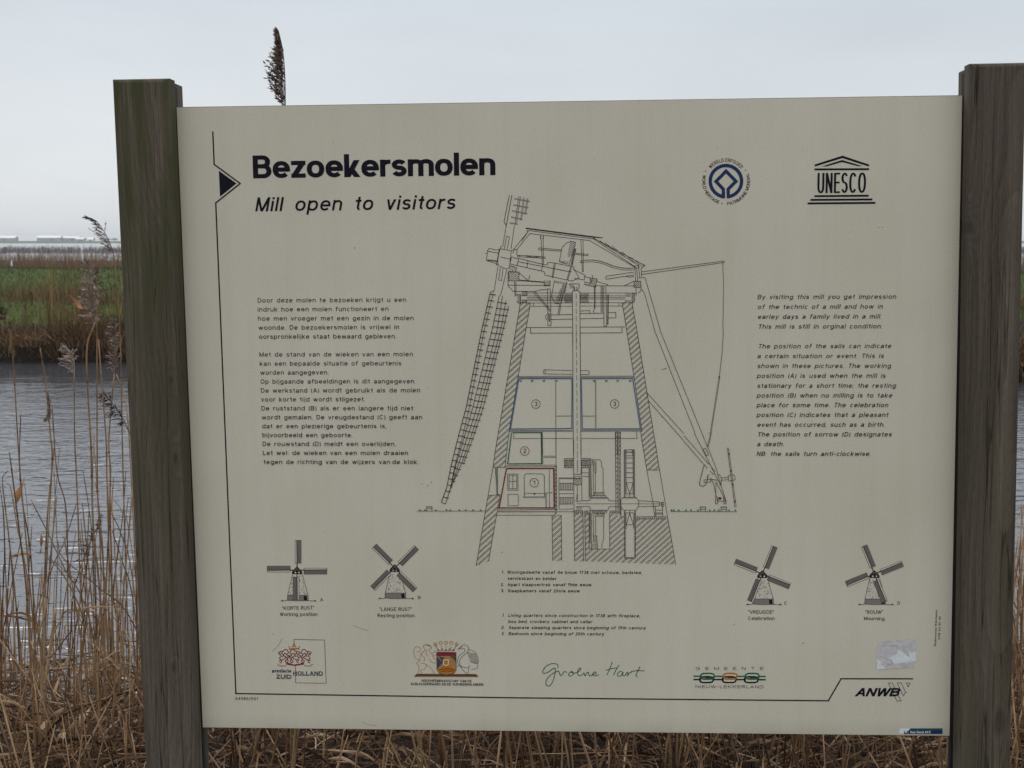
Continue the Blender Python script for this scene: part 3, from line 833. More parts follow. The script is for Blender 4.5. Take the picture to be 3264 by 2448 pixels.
# --- the big sectional drawing of the mill
pr = Print()
LW = 1.6
pr.frame(1480, 600, .144665)                               # upper sail stub
pr.lines('995,145 875,735 925,820 1050,150', 2.0); pr.lines('925,820 845,1280; 1105,815 1030,1340', LW)
pr.lines('1205,175 1190,260 1115,800; 1240,180 1225,260 1150,780', LW); pr.lines('1305,200 1240,700; 1328,205 1262,690; 1385,220 1325,580; 1405,225 1350,575', 1.1)
for a, b, c, d in ((1105, 228, 1435, 290), (1080, 365, 1410, 428), (1055, 495, 1385, 560), (1030, 632, 1280, 688), (1003, 762, 1175, 792)):
    pr.line([(a, b), (c, d)], 3.4, 'grey'); pr.line([(a + 10, b + 2), (c - 10, d - 2)], 1.0, 'cream')
pr.lines('880,1340 930,1055 993,1075 945,1345; 800,1330 805,1280 840,1290', LW)
pr.frame(1480, 580, .41591)                                # cap and head of the wind shaft
pr.lines('258,650 226,848; 325,672 278,870; 262,750 285,755 298,660; 262,750 278,655', LW)
pr.lines('190,508 245,522 275,512 360,528 370,520; 175,605 235,620 262,640 325,668 345,655; 175,530 190,508; 168,600 180,530 265,545 255,610 168,600; 178,595 250,603; 265,545 275,512; 255,610 262,640; 275,575 360,592; 360,528 345,655; 268,512 245,640; 160,545 175,550', LW)
pr.lines('470,352 1062,428; 472,357 1000,426', 2.2); pr.lines('495,372 990,436 1310,650; 500,395 960,448 1305,652; 495,372 375,520; 505,392 400,520; 486,368 478,395; 480,395 440,450; 1062,428 985,425 1340,640', LW)
pr.lines('990,430 1385,640 1370,652 1355,660 1360,725', 1.8); pr.hatch('990,430 1100,470 1385,640 1365,660 1340,640', -40, 14, 1.3)
pr.lines('586,405 598,630; 604,405 606,640; 584,410 586,440; 606,410 606,440; 893,440 905,690; 910,445 912,690', LW)
pr.lines('570,505 745,520; 572,518 742,530; 570,505 572,520; 850,545 948,555 945,565 850,555; 405,560 620,574; 405,572 622,584; 620,574 622,586', LW)
pr.line([(405, 565), (450, 562), (520, 575), (600, 572)], 1.6, smooth=5)
for dy in (0, 14): pr.line([(912, 600 + dy), (985, 598 + dy), (1060, 612 + dy), (1150, 645 + dy), (1230, 660 + dy), (1310, 658 + dy)], 2.0 if dy == 0 else 1.5, smooth=6)
pr.lines('885,605 912,605; 885,615 912,618', LW)
pr.lines('415,585 600,630; 405,640 600,684; 410,610 820,690', 1.8); pr.lines('415,585 405,640; 488,603 480,658; 600,630 590,684; 600,630 635,636 640,615 700,622 840,650 838,670 925,715 920,750 845,738; 600,684 612,688 618,712 690,730 830,760; 690,620 672,735; 698,622 680,735; 815,650 785,750; 823,650 793,752; 840,665 880,735 820,760; 360,575 415,588 405,640 350,628 360,575; 370,545 385,515 405,522 400,560', LW)
pr.hatch('345,640 395,650 400,660 395,690 340,680', 30, 14, 1.2); pr.hatch('340,688 420,690 418,756 342,758', -40, 13, 1.4)
pr.lines('345,640 400,655 395,690 340,685; 340,688 420,690 418,758 342,758 340,688; 418,695 490,755; 418,750 610,766', LW)
# brake wheel, upper and lower half
pr.lines('805,460 785,465 750,500 728,610 785,630; 810,452 852,462 848,490 800,640', LW)
pr.hatch('808,455 855,462 850,488 828,570 790,572', 35, 12, 1.4); pr.hatch('740,598 800,610 790,632 728,612', -35, 12, 1.4)
pr.line([(855, 510), (825, 640)], 2.4); pr.line([(845, 510), (815, 640)], 1.3)
for i in range(18): pr.line([(838 - i * 1.6 + 8, 512 + i * 7.4), (856 - i * 1.6, 515 + i * 7.4)], 1.3)
pr.lines('690,755 668,880 695,930 740,935 785,770; 760,770 730,905; 768,770 740,930', LW)
pr.hatch('690,752 755,765 750,780 690,775', 35, 11, 1.4); pr.hatch('735,815 752,820 735,935 695,932 705,895', 35, 12, 1.4)
for i in range(12): pr.line([(790 - i * 1.5, 770 + i * 7.4), (776 - i * 1.5, 768 + i * 7.4)], 1.3)
pr.lines('920,725 965,735 970,775 920,765; 975,715 985,720 975,770; 960,735 1018,742 1005,805 920,785 925,768', LW); pr.hatch('960,740 1018,742 1005,805 922,785 965,770', 40, 12, 1.4)
pr.lines('1015,760 1055,775 1098,785 1100,795; 800,790 810,780 880,780 880,812 865,830 840,830 838,800; 845,800 848,835; 862,800 862,835; 1000,795 1320,796', LW)
pr.hatch('808,785 840,785 838,815 808,815', 40, 10, 1.3); pr.lines('1230,793 1300,760', LW)
pr.lines('1085,722 1300,690; 1085,745 1300,712; 1085,722 1085,745; 1362,688 1990,605; 1362,708 1992,616; 1990,605 1992,616; 1240,722 1270,730 1300,722', LW)
pr.lines('1980,618 1986,760 1984,1000 1981,1130', 1.4)
pr.lines('1308,650 1312,760; 1322,655 1328,760; 1335,650 1345,725; 1300,645 1335,640 1340,655 1308,660; 1300,760 1352,760 1355,808 1300,808 1300,760', LW); pr.hatch('1300,760 1352,760 1355,808 1300,808', -40, 12, 1.4)
pr.lines('1338,735 1385,732 1500,1130; 1358,820 1380,850 1457,1130; 1338,735 1345,725; 1355,808 1352,835 1330,852; 1315,808 1318,870', LW)
# curb ring and tail beams
pr.lines('335,690 335,795 375,838 545,838 575,828 655,818; 338,790 655,792; 420,755 612,770; 612,755 612,795 658,795 658,755; 500,715 495,755', LW)
pr.hatch('612,755 658,755 658,795 612,795', 40, 12, 1.4)
pr.lines('400,862 432,862 432,925 410,925 404,905; 440,840 480,840 480,870 440,870; 440,905 480,905 478,925 432,925; 385,762 388,872 396,872 396,765', LW)
for q in ('405,865 432,865 430,922 412,922', '440,842 480,842 480,872 440,872', '440,905 480,905 480,925 440,925', '1285,855 1305,855 1305,918 1285,918', '1235,855 1275,855 1275,880 1235,880', '1230,905 1278,905 1278,920 1232,920'): pr.hatch(q, 40, 9, 1.3)
pr.lines('480,850 825,850; 480,872 825,872; 480,885 825,885; 480,897 825,897; 480,908 825,908; 420,926 825,926; 500,952 825,952; 888,850 1320,850; 888,872 1235,872; 888,885 1235,885; 888,897 1235,897; 888,925 1300,925; 888,950 1212,950; 530,928 530,950; 1185,928 1185,948; 1285,855 1305,855 1305,918 1285,918 1285,855', 1.3)
pr.hatch('768,855 828,855 828,870 768,870', 45, 8, 1.3); pr.hatch('768,908 828,908 828,926 768,926', -45, 8, 1.3); pr.hatch('888,855 955,855 955,870 888,870', 45, 8, 1.3); pr.hatch('888,908 955,908 955,925 888,925', -45, 8, 1.3)
for x in list(range(768, 826, 9)) + list(range(892, 948, 9)): pr.line([(x, 872), (x, 906)], 1.5)
pr.lines('638,820 640,1098 665,1098 660,820; 528,842 660,995; 540,836 660,980; 645,1005 650,1068 655,1068 655,1005; 620,1030 632,1018; 620,1035 632,1055; 730,940 718,1015; 740,940 728,1015; 1068,800 1070,1105 1090,1105 1085,800; 1100,860 1098,1095; 1104,860 1102,1090; 1048,798 1048,1000; 1058,798 1058,1000; 998,800 998,970 988,990 998,1003; 1002,800 1002,970', LW)
pr.lines('665,1018 828,1015; 665,1053 828,1050; 888,1008 1068,1005; 888,1048 1068,1044; 1100,1000 1160,998 1162,1040 1100,1042; 888,988 962,985 962,1005', LW)
pr.lines('478,1115 828,1112; 888,1112 1232,1110; 508,1118 506,1158 828,1157; 888,1157 1210,1155 1208,1112', LW)
pr.lines('828,838 832,1250; 886,838 888,1250; 828,838 845,832; 886,838 865,832', 1.7)
for i in range(7): pr.line([(857, 855 + i * 58), (858, 895 + i * 58)], 1.4)
# tower walls
def S(q): return [tuple(float(c) for c in w_.split(',')) for w_ in q.split()]
pr.frame(0, 0, 1)
wl_out = S('1657,963 1657,977 1576.5,1450 1571.7,1489'); wl_in = S('1689,963 1689,977 1676.3,1050 1651.8,1199.7 1623.5,1372 1612.8,1458 1610.7,1489')
wr_in = S('1983,963 1985.3,977 1997,1050 2020.7,1199.7 2046,1372 2042,1376 2045.4,1400 2061.8,1497.7'); wr_out = S('2016,963 2016.5,977 2029.8,1050 2094.7,1450 2102.1,1497.7')
for w_in, w_out in ((wl_in, wl_out), (wr_in, wr_out)):
    pr.line(w_in, LW); pr.line(w_out, LW)
    pr.hatch(w_out + w_in[::-1], 42, 13.5, 1.25, pair=3.6)
pr.line(S('1610.7,1489 1571.7,1489 1555.8,1579 1593.8,1576.6')); pr.line(S('2061.8,1497.7 2102.1,1497.7 2154,1800')); pr.line(S('2061.8,1497.7 2080.4,1597.7 2087.6,1646'))
lo = S('1555.8,1579 1593.8,1576.6 1585.4,1630 1582.8,1641 1557.3,1788.7 1517.8,1802.6'); pr.line(lo[:1] + [lo[5]]); pr.line(lo[1:5]); pr.hatch(lo, 42, 13.5, 1.25, pair=3.6)
# storeys and rooms
pr.frame(1480, 1050, .41591)
pr.lines('830,0 836,962; 888,0 894,962', 1.7)
for i in range(17): pr.line([(858 + i * .5, 2 + i * 58), (858.5 + i * .5, 42 + i * 58)], 1.3)
pr.lines('612,308 828,315; 610,340 828,343; 890,313 950,315; 890,344 952,345; 413,360 828,358; 413,368 828,368; 890,358 1298,357; 890,367 1300,365; 343,772 830,772; 343,780 832,780; 894,772 1362,770; 894,780 1364,778; 380,800 378,835 835,834; 894,834 1325,834 1318,782', 1.4)
pr.circle(614, 324, 7, 1.5, ry=17, k=14); pr.circle(952, 330, 5, 1.4, a0=-90, a1=90, ry=15, k=14)
for q in ('418,376 826,376 824,758 354,762', '896,376 1290,375 1350,760 904,762'):
    pr.line(q + ' ' + q.split()[0], 3.0, 'room_blue')
pr.line('700,385 702,962', 2.2, 'bar'); pr.line('1006,385 1008,768', 3.0, 'bar'); pr.line('705,663 832,662', 2.2, 'bar'); pr.line('905,663 1004,663', 2.2, 'bar')
pr.line('593,785 598,962', 1.6)
for x in (432, 520, 610, 705, 994, 1088, 1175, 1272): pr.line([(x - 6, 385), (x - 5, 398), (x + 5, 398), (x + 6, 385)], 1.8)
for cx_, cy_, ch in ((549, 571, '3'), (1152, 570, '3'), (463, 931, '2')):
    pr.circle(cx_, cy_, 33, 1.5); text(pr, ch, cx_ - 11, cy_ + 15, cx_ + 11, cy_ + 15, 32, 4, 'text')
pr.line('369,790 589,790', 3.0, 'green')
pr.lines('1160,785 1160,962; 1172,785 1172,962; 1184,785 1184,962; 1196,785 1196,962; 1226,962 1226,922 1302,920 1302,962; 1240,962 1240,925; 1290,962 1290,925; 1240,938 1290,938', 1.4)
pr.lines('1455,0 1768,793; 1498,0 1820,793; 1400,485 1683,798; 1410,545 1683,853; 1398,485 1412,550; 1515,308 1550,296; 1985,0 1976,170 1955,360', 1.5)
pr.disc(1953, 365, 7, 'grey'); pr.lines('1950,372 1885,793; 1957,372 1892,793', 1.2); 
pr.frame(1300, 1330, .49729)
pr.line('640,298 858,296 855,98', 3.0, 'green'); pr.line('640,298 665,98', 3.0, 'green')
pr.lines('862,92 865,300; 950,92 950,310; 868,248 948,248; 868,256 948,256; 548,320 625,320; 630,308 945,306; 628,318 940,316', 1.4)
pr.lines('1330,92 1334,612; 1344,92 1347,612; 1352,92 1355,618; 1361,92 1363,622', 1.4); pr.hatch('1331,92 1344,92 1347,535 1334,535', 50, 18, 1.3); pr.hatch('1353,92 1361,92 1364,535 1356,535', 50, 18, 1.3)
pr.line('632,328 935,327 938,580 585,580 632,328', 3.6, 'red')
pr.frame(1540, 1450, .21102)
pr.lines('1085,160 1090,900; 1108,160 1112,880; 220,830 1085,820; 220,850 1085,850; 205,908 1085,908; 1118,908 1180,912 1188,1600; 1040,912 1052,1600; 1040,912 1085,905 1090,880; 185,195 210,600; 200,195 220,590; 215,190 218,600 250,595', 1.5)
pr.line('220,855 1085,853', 3.0, 'bar'); pr.line('200,200 207,590', 3.0, 'bar')
pr.hatch('1086,165 1110,165 1113,880 1090,880', 55, 34, 1.6)
pr.lines('370,285 525,285 527,530 372,530 370,285; 392,305 505,305 507,507 394,507 392,305; 448,305 450,507; 392,397 505,397; 375,592 530,592 532,765 377,765 375,592; 1000,225 1003,790; 1050,570 940,570', 1.4)
pr.line([(625, 630), (620, 310), (650, 283), (890, 283), (925, 312), (928, 620)], 1.5); pr.lines('630,578 925,578', 1.4); pr.line('602,635 945,632', 3.4, 'bar'); pr.line('948,572 952,785', 3.4, 'bar')
pr.circle(772, 418, 65, 1.5); text(pr, '1', 755, 448, 785, 448, 62, 8, 'text'); pr.disc(775, 584, 14, 'grey')
pr.hatch('1043,915 1180,915 1188,1600 1053,1600', 42, 66, 1.25, pair=20)
# driving gear under the shaft
pr.lines('1228,52 1228,190 1365,190; 1228,52 1365,52; 1228,82 1365,82; 1228,158 1365,158; 1480,52 1620,52 1622,190 1480,190; 1480,82 1620,82; 1480,158 1620,158; 1365,290 1482,290; 1490,268 1595,268; 1490,322 1595,322; 1365,195 1372,850; 1487,195 1492,690; 1380,320 1465,320 1465,350 1380,350 1380,320', 1.4)
for q in ('1228,52 1365,52 1365,82 1228,82', '1480,52 1620,52 1620,82 1480,82'): pr.hatch(q, 40, 26, 1.3)
for q in ('1228,158 1365,158 1365,190 1228,190', '1480,158 1620,158 1620,190 1480,190', '1368,352 1484,352 1486,450 1372,450'): pr.hatch(q, -40, 26, 1.5)
for x in list(range(1240, 1360, 19)) + list(range(1488, 1615, 19)): pr.line([(x, 84), (x, 156)], 1.6)
pr.lines('1145,345 1365,345; 1145,355 1365,357; 1145,345 1148,820 1365,812; 1150,425 1362,425; 1150,528 1362,528; 1150,582 1362,582; 1150,640 1362,640; 1150,740 1350,740; 1125,855 1370,855; 1368,450 1486,450; 1370,355 1484,355; 1425,455 1425,690; 1405,600 1425,600 1400,700', 1.4)
for x in range(1165, 1360, 26): pr.line([(x, 427), (x, 526)], 1.5); pr.line([(x, 642), (x, 738)], 1.5)
pr.frame(1820, 1400, .24112)
pr.lines('35,0 35,455; 133,0 135,455; 85,225 85,245; 85,270 86,440; 40,460 140,458; 145,810 240,810 265,770 485,770 505,810 660,815; 68,820 145,815; 68,888 245,888 265,940 485,940 505,888 655,888; 660,800 690,765 860,765 895,812 895,880 862,935 690,935 662,890 660,800; 895,810 1165,825 1170,880 895,890; 1165,835 1190,840 1190,870; 1200,830 1222,830 1222,885 1200,885 1200,830; 1115,885 1120,1015; 1210,885 1212,1015; 1118,935 1212,935; 1090,890 1108,1010', 1.5)
pr.line('70,850 1160,852', 1.2); pr.lines('260,776 488,776; 262,936 490,936; 690,772 860,772', 2.2, 'bar'); pr.lines('1120,970 1210,970; 1120,985 1210,985', 2.4, 'bar')
pr.lines('260,270 385,270 402,300 405,360 425,390 425,700; 292,270 298,745; 262,350 270,745; 330,290 332,440 322,440 322,700; 238,378 240,780; 262,378 262,770; 310,703 438,703 438,745 310,745 310,703; 275,745 465,745 465,768 275,768 275,745; 280,950 468,950 468,970 280,970 280,950; 315,975 438,975 438,1015 315,1015; 325,1015 328,1275; 432,1015 432,1320 410,1370 408,1435; 268,975 270,1445; 295,975 298,1365; 240,975 242,1447 512,1450 510,970; 300,1275 340,1275 350,1445', 1.4)
for q in ('292,272 332,290 332,438 300,438', '260,272 290,272 290,345 262,345', '1200,830 1222,830 1222,885 1200,885', '300,1275 340,1275 350,1445 305,1445', '268,1370 298,1370 300,1445 272,1445'): pr.hatch(q, 40, 22, 1.4)
for q in ('312,705 438,705 438,745 312,745', '315,975 438,975 438,1015 315,1015', '68,890 145,890 145,940 68,940', '598,945 650,950 655,990 598,985'): pr.hatch(q, -40 if q[0] == '3' and q[4] == '7' else 40, 24, 1.5)
for i in range(32): pr.line([(240, 385 + i * 12), (250, 388 + i * 12)], 1.6)
for i in range(36): pr.line([(242, 940 + i * 12), (262, 944 + i * 12)], 1.4)
pr.lines('703,138 838,138 840,765; 703,138 706,765; 726,140 728,720 826,720; 820,140 822,720; 728,570 778,720 822,570; 776,720 778,765; 706,940 710,1570 850,1570 852,940; 725,975 728,1180; 832,975 828,1180; 775,978 730,1130; 775,978 828,1130; 728,1128 828,1128; 728,970 828,970; 776,940 776,978', 1.5)
pr.lines('712,140 716,760; 830,140 832,760; 715,945 720,1560; 842,945 842,1560; 712,1560 848,1562', 2.4, 'bar')
for y in (170, 217, 246, 312, 378, 440, 503, 572): pr.line([(728, y), (820, y)], 1.5)
pr.lines('40,945 160,945; 40,972 160,972; 185,945 240,945; 185,972 240,972; 40,945 48,1610; 158,945 165,1610; 182,945 190,1610; 510,945 590,945; 510,970 590,970; 655,985 658,1022 705,1022; 860,1022 1275,1022; 860,1050 1280,1050; 590,0 595,985; 660,890 660,1022', 1.5)
for x in list(range(52, 156, 24)) + list(range(200, 238, 20)) + list(range(525, 590, 24)) + list(range(880, 1270, 28)):
    pr.line([(x, 945 if x < 800 else 1022), (x, 972 if x < 800 else 1050)], 1.3)
pr.hatch('42,975 158,975 165,1610 50,1610', 42, 56, 1.25, pair=16)
pr.hatch('184,975 240,975 242,1450 512,1450 510,975 590,985 655,1022 703,1022 708,1570 852,1570 858,1052 1280,1052 1385,1655 1000,1640 600,1625 190,1610', 42, 56, 1.25, pair=16)
# lower sail lattice
pr.frame(0, 0, 1)
L1 = S('1563,932 1536,1050 1486,1299 1464,1380 1439,1479 1424,1554 1407,1600'); L2 = S('1572,935 1544,1050 1496,1299 1477,1380 1451,1479 1436,1554 1420,1606')
R = [S('1592,940 1569,1050 1507,1299 1484,1380 1454,1479 1437,1554 1420,1606'), S('1602,942 1585,1050 1520,1299 1494,1380 1462,1479 1439,1554'), S('1613,958 1596,1050 1531,1299 1505,1380 1471,1479 1441,1545'), S('1621,975 1604,1050 1540,1299 1513,1380 1477,1479')]
pr.line(L1, 2.2); pr.line(L2, 1.5); pr.line([(1563, 932), (1573, 925)], 1.5); pr.line([L1[-1], L2[-1]], 2)
for q in R: pr.line(q, 1.7)
def xat(q, y):
    for (x1, y1), (x2, y2) in zip(q, q[1:]):
        if y1 <= y <= y2: return x1 + (x2 - x1) * (y - y1) / (y2 - y1)
    return None
y = 938.0
while y < 1602:
    a, b = xat(L1, y), xat(L2, y)
    if a and b: pr.line([(a - 1, y - 1), (b + 9 - 5 * (y - 938) / 660, y + 2)], 2.4)
    a, b = xat(R[0], y + 6), xat(R[3], y + 10) or xat(R[2], y + 8)
    if a and b: pr.line([(a - 2, y + 5), (b + 5, y + 10)], 2.2)
    y += 19.6
# tail wheel, sills and grass
pr.frame(2180, 1380, .16878)
pr.lines('195,0 700,1000; 340,0 600,640 705,1010 795,1285; 0,45 475,590; 0,155 440,665; 365,300 410,282 462,410 415,425 365,300; 515,640 590,725; 490,715 555,780 575,770; 500,840 560,960 610,1195 635,1285 790,1285; 375,885 500,868 510,920 380,930 375,885; 605,920 600,1195; 605,920 720,1140 790,1285; 595,1285 600,1335 638,1335 640,1195; 755,1285 755,1335 793,1335 793,1285; 600,1195 595,1290; 745,1195 755,1285; 630,775 680,795 710,850 700,990; 705,845 835,830; 710,890 840,875; 835,800 935,785 965,830 965,880 845,905 835,800; 440,850 450,790 485,790', 1.5)
pr.line('515,872 635,890', 2.0); pr.line([(380, 605), (295, 930), (315, 985), (350, 1002), (405, 975), (440, 880), (455, 800)], 1.9, smooth=5)
pr.disc(680, 1233, 26, 'grey'); pr.lines('820,285 960,1390; 842,285 985,1385; 820,285 842,285; 960,1390 985,1385', 1.4)
for a, b in ((850, 395), (890, 712), (922, 970), (965, 1290)): pr.disc(a, b, 15, 'grey')
for a in (305, 697): pr.line([(a, 1440), (a, 1393), (a + 106, 1393), (a + 106, 1440), (a, 1440)], 1.7); pr.line([(a + 5, 1440), (a + 5, 1475)], 1.4); pr.line([(a + 102, 1440), (a + 102, 1475)], 1.4); pr.line([(a, 1395), (a + 106, 1395)], 2.4)
pr.lines('470,0 520,0 455,270; 505,0 445,250', 1.2)
pr.frame(1300, 1330, .49729)
pr.line('58,600 495,600', 1.5, 'green'); pr.line('1685,602 2110,604', 1.5, 'green')
for x in (78, 110, 180, 248, 272, 330, 372, 418, 468, 1690, 1705, 1735, 1782, 1815, 1860, 1935, 1965, 1992, 2058, 2100):
    for dx in (-6, 0, 6): pr.line([(x, 600), (x + dx, 588 + abs(dx) * .6)], 1.4, 'green')
pr.line('120,598 120,572 155,572 155,598', 1.6); pr.line('120,585 155,585', 1.4); pr.line('120,573 155,573', 2.4)
pr.build('mill_drawing')

# --- the four little windmills
def windmill(hx_, hy_, angs, letter, lx, ly, cap1, cap2, c1, c2, lab, sc=1.0):
    pr = Print(); pr.frame(hx_, hy_, sc)
    def blade(a):
        ca, sa = math.cos(math.radians(a)), math.sin(math.radians(a))
        def q(r, w_): return (r * ca - w_ * sa * -1 * -1, -(r * sa) - w_ * ca)
        def T(r, w_): return (r * ca + w_ * sa, -r * sa + w_ * ca)       # w_ positive = trailing side
        pr.line([T(6, 0), T(24, 0)], 3.0, 'grey')
        pr.fill([T(22, -6), T(95, -6), T(95, -1), T(22, -1)], 'cream')
        pr.fill([T(22, -1), T(95, -1), T(95, 13), T(22, 13)], 'bar')
        pr.line([T(22, -6), T(95, -6), T(95, 13), T(22, 13), T(22, -6)], 1.4)
        pr.line([T(12, 0), T(95, -1)], 2.6, 'text')
        for w_ in (2.6, 6, 9.6): pr.line([T(22, w_), T(95, w_)], 1.5, 'grey')
        for k in range(1, 14): pr.line([T(22 + k * 5.3, -1), T(22 + k * 5.3, 13)], .8, 'soft')
    back = [a for a in angs if not (200 < a < 340)]
    for a in back: blade(a)
    pr.fill('-16,14 16,14 34,80 -30,80', 'cream')
    pr.line('-14,12 -30,80', 1.5); pr.line('16,12 35,80', 1.5); pr.line('-31,80 36,80', 1.6)
    rr = random.Random(int(hx_))
    for k in range(120):
        yy = rr.uniform(16, 78); f = (yy - 12) / 68; xx = rr.uniform(-14 - 15 * f, 15 + 18 * f)
        pr.line([(xx, yy), (xx + rr.uniform(-1.5, 1.5), yy + rr.uniform(2.5, 4.5))], 1.2, 'bar' if k % 3 else 'grey')
    pr.fill('-29,81 33,81 35,96 -30,96', 'bar')
    for k in range(4): pr.line([(-29, 83 + k * 3.6), (33, 83 + k * 3.6)], .9, 'soft')
    pr.line('-30,81 -31,97', 1.4); pr.line('35,81 36,97', 1.4); pr.fill('21,82 31,82 32,96 22,96', 'black')
    pr.line([(-52, 99), (-30, 96), (0, 98), (36, 97), (62, 99)], 1.6)
    for a in (-47, 57): pr.disc(a, 97, 2.4, 'text')
    pr.fill('-17,9 -14,2 0,-12 14,2 17,9 14,13 -14,13', 'text'); pr.disc(-5, 8, 2.6, 'cream'); pr.disc(6, 8, 2.6, 'cream'); pr.line('-9,6 0,-6 9,6', 1.2, 'bar')
    for a in angs:
        if a not in back: blade(a)
    pr.frame(0, 0, 1)
    text(pr, letter, lx, ly, lx + (9 if letter != 'D' else 8), ly, 10.5, 1.4, 'grey')
    for t_, (x0, y0, x1, y1) in ((cap1, c1), (cap2, c2)):
        text(pr, t_, x0, y0, x1, y1, 11.5, 1.55, 'grey', sp=.14, space=.42)
    pr.build('windmill_picture', lab)

windmill(947, 1817, (90, 0, 180, 270), 'A', 1021, 1916, '"KORTE RUST"', 'Working position', (900, 1944, 1002, 1942), (893, 1963, 1012, 1963), 'little windmill with upright cross of sails, lettered A')
windmill(1258, 1810, (45, 135, 225, 315), 'B', 1332, 1909, '"LANGE RUST"', 'Resting position', (1210, 1947, 1313, 1947), (1204, 1967, 1322, 1967), 'little windmill with diagonal cross of sails, lettered B')
windmill(2430, 1829, (68, 158, 248, 338), 'C', 2500, 1927, '"VREUGDE"', 'Celebration', (2385, 1956, 2467, 1956), (2385, 1976, 2469, 1976), 'little windmill with upper sail leaning right, lettered C')
windmill(2787, 1829, (112, 22, 202, 292), 'D', 2860, 1927, '"ROUW"', 'Mourning', (2758, 1956, 2814, 1956), (2754, 1976, 2819, 1977), 'little windmill with upper sail leaning left, lettered D')

# --- emblems along the foot
pr = Print(); pr.frame(720, 1980, .44304)
pr.line('490,170 490,130 710,135 722,446 502,443 500,318', 1.6, 'wine')
pr.fill('455,205 450,178 470,188 490,165 512,186 535,176 528,203', 'gold'); pr.line('458,190 526,188', 2.5, 'cream'); pr.circle(490, 168, 7, 1.6, 'gold')
for cx_, s_ in ((420, 1), (492, -1), (572, -1)):                           # three little red lions
    for q in ('-38,-10 -30,-18 -42,-26 -28,-34 -10,-36 8,-50 24,-42 30,-24 16,-16 4,-24', '4,-24 -6,-6 12,4 0,18 -16,26 -22,44 -34,46', '16,-16 26,0 40,-6 34,8 20,14 28,30 20,46 34,50', '-30,-18 -22,-2 -34,12 -24,26 -38,32', '12,4 24,20 8,32 14,48', '-10,-36 -18,-20 -4,-12 -14,4'):
        pr.line([(cx_ + s_ * x_, 252 + y_) for x_, y_ in S(q)], 2.6, 'wine', smooth=4)
pr.line([(435, 306), (495, 316), (562, 306)], 4.5, 'red'); pr.line([(372, 310), (400, 322), (435, 318)], 3, 'gold', smooth=4); pr.line([(562, 318), (600, 322), (626, 308)], 3, 'gold', smooth=4)
for t_, x0, y0, x1, c_ in (('provincie', 333, 366, 470, 22), ('ZUID', 364, 412, 472, 30), ('HOLLAND', 484, 389, 698, 30)):
    text(pr, t_, x0, y0, x1, y0 + 1, c_, 6.5, 'steel', sp=.12); pr.line([(x0, y0 + 1), (x1, y0 + 2)], .8, 'steel')
pr.build('lion_emblem')

pr = Print(); pr.frame(720, 1980, .44304)
pr.fill('1356,394 1372,378 1800,380 1816,396 1816,402 1356,400', 'brown'); pr.line('1358,398 1816,400', 2, 'gold')
pr.fill('1516,222 1656,224 1658,352 1640,375 1588,385 1535,374 1518,350', 'gold')
pr.fill('1516,222 1656,224 1656,250 1516,250', 'wine'); pr.fill('1518,252 1560,300 1518,345', 'steel'); pr.fill('1530,252 1575,262 1560,300', 'steel'); pr.fill('1610,252 1656,300 1656,252', 'steel'); pr.line('1625,262 1656,300', 4, 'orange'); pr.fill('1528,345 1590,312 1652,350 1590,378', 'orange')
pr.line('1530,352 1590,340 1650,352', 2.2, 'red'); pr.line('1535,366 1590,356 1645,366', 2.0, 'red')
pr.fill('1562,275 1606,275 1604,312 1584,324 1564,312', 'cream'); pr.fill('1570,282 1598,282 1596,308 1584,316 1572,308', 'orange')
pr.line('1516,222 1656,224 1658,352 1640,375 1588,385 1535,374 1518,350 1516,222', 1.6, 'steel')
pr.line('1505,160 1528,212 1640,212 1662,162', 2.4, 'gold')
for k in range(5): pr.circle(1508 + k * 38, 165 - (10 if 0 < k < 4 else 0), 11, 2, 'gold', k=12); pr.line([(1510 + k * 37, 178), (1528 + k * 28, 210)], 1.8, 'gold')
for k, c_ in enumerate(('red', 'leafgreen', 'red', 'leafgreen', 'red')): pr.disc(1528 + k * 27, 208 - 6 * (k % 2), 6, c_)
for q in ('1380,380 1390,330 1372,300 1395,280 1400,240 1432,210 1420,180 1440,165 1470,175 1478,195 1460,205 1480,230 1510,215 1515,235 1490,250', '1480,230 1500,270 1520,270', '1460,270 1490,300 1525,292', '1400,300 1440,310 1430,345 1400,350 1410,380', '1440,310 1480,340 1500,380', '1395,280 1360,260 1352,210 1372,182 1400,195 1392,220 1375,215', '1420,215 1410,245 1430,262 1425,290', '1448,200 1440,230 1455,255'):
    pr.line(S(q), 1.5, 'gold', smooth=4)
pr.line([(1440, 172), (1470, 178), (1478, 190)], 2, 'brown')
for q in ('1670,200 1690,185 1712,168 1740,180 1748,205 1730,230 1700,255 1680,285 1690,320 1730,335 1760,318', '1740,205 1775,210 1805,240 1816,300 1780,300', '1690,200 1712,195 1720,215 1690,240 1672,260 1668,300 1690,330', '1690,320 1700,345 1735,378', '1750,325 1740,378 1720,384', '1680,320 1662,325', '1812,310 1805,340 1765,345'):
    pr.line(S(q), 1.4, 'steel', smooth=4)
for k in range(9): pr.line([(1735 + k * 3, 225 + k * 9), (1800 + k * 2, 235 + k * 8)], 1.3, 'steel')
pr.line('1668,202 1690,194', 3, 'orange'); pr.disc(1694, 184, 5, 'black')
text(pr, 'HOOGHEEMRAADSCHAP VAN DE', 1408, 436, 1768, 440, 19, 3.2, 'text', sp=.12); text(pr, 'ALBLASSERWAARD EN DE VIJFHEERENLANDEN', 1330, 459, 1852, 465, 19, 3.2, 'text', sp=.12)
pr.build('shield_emblem')

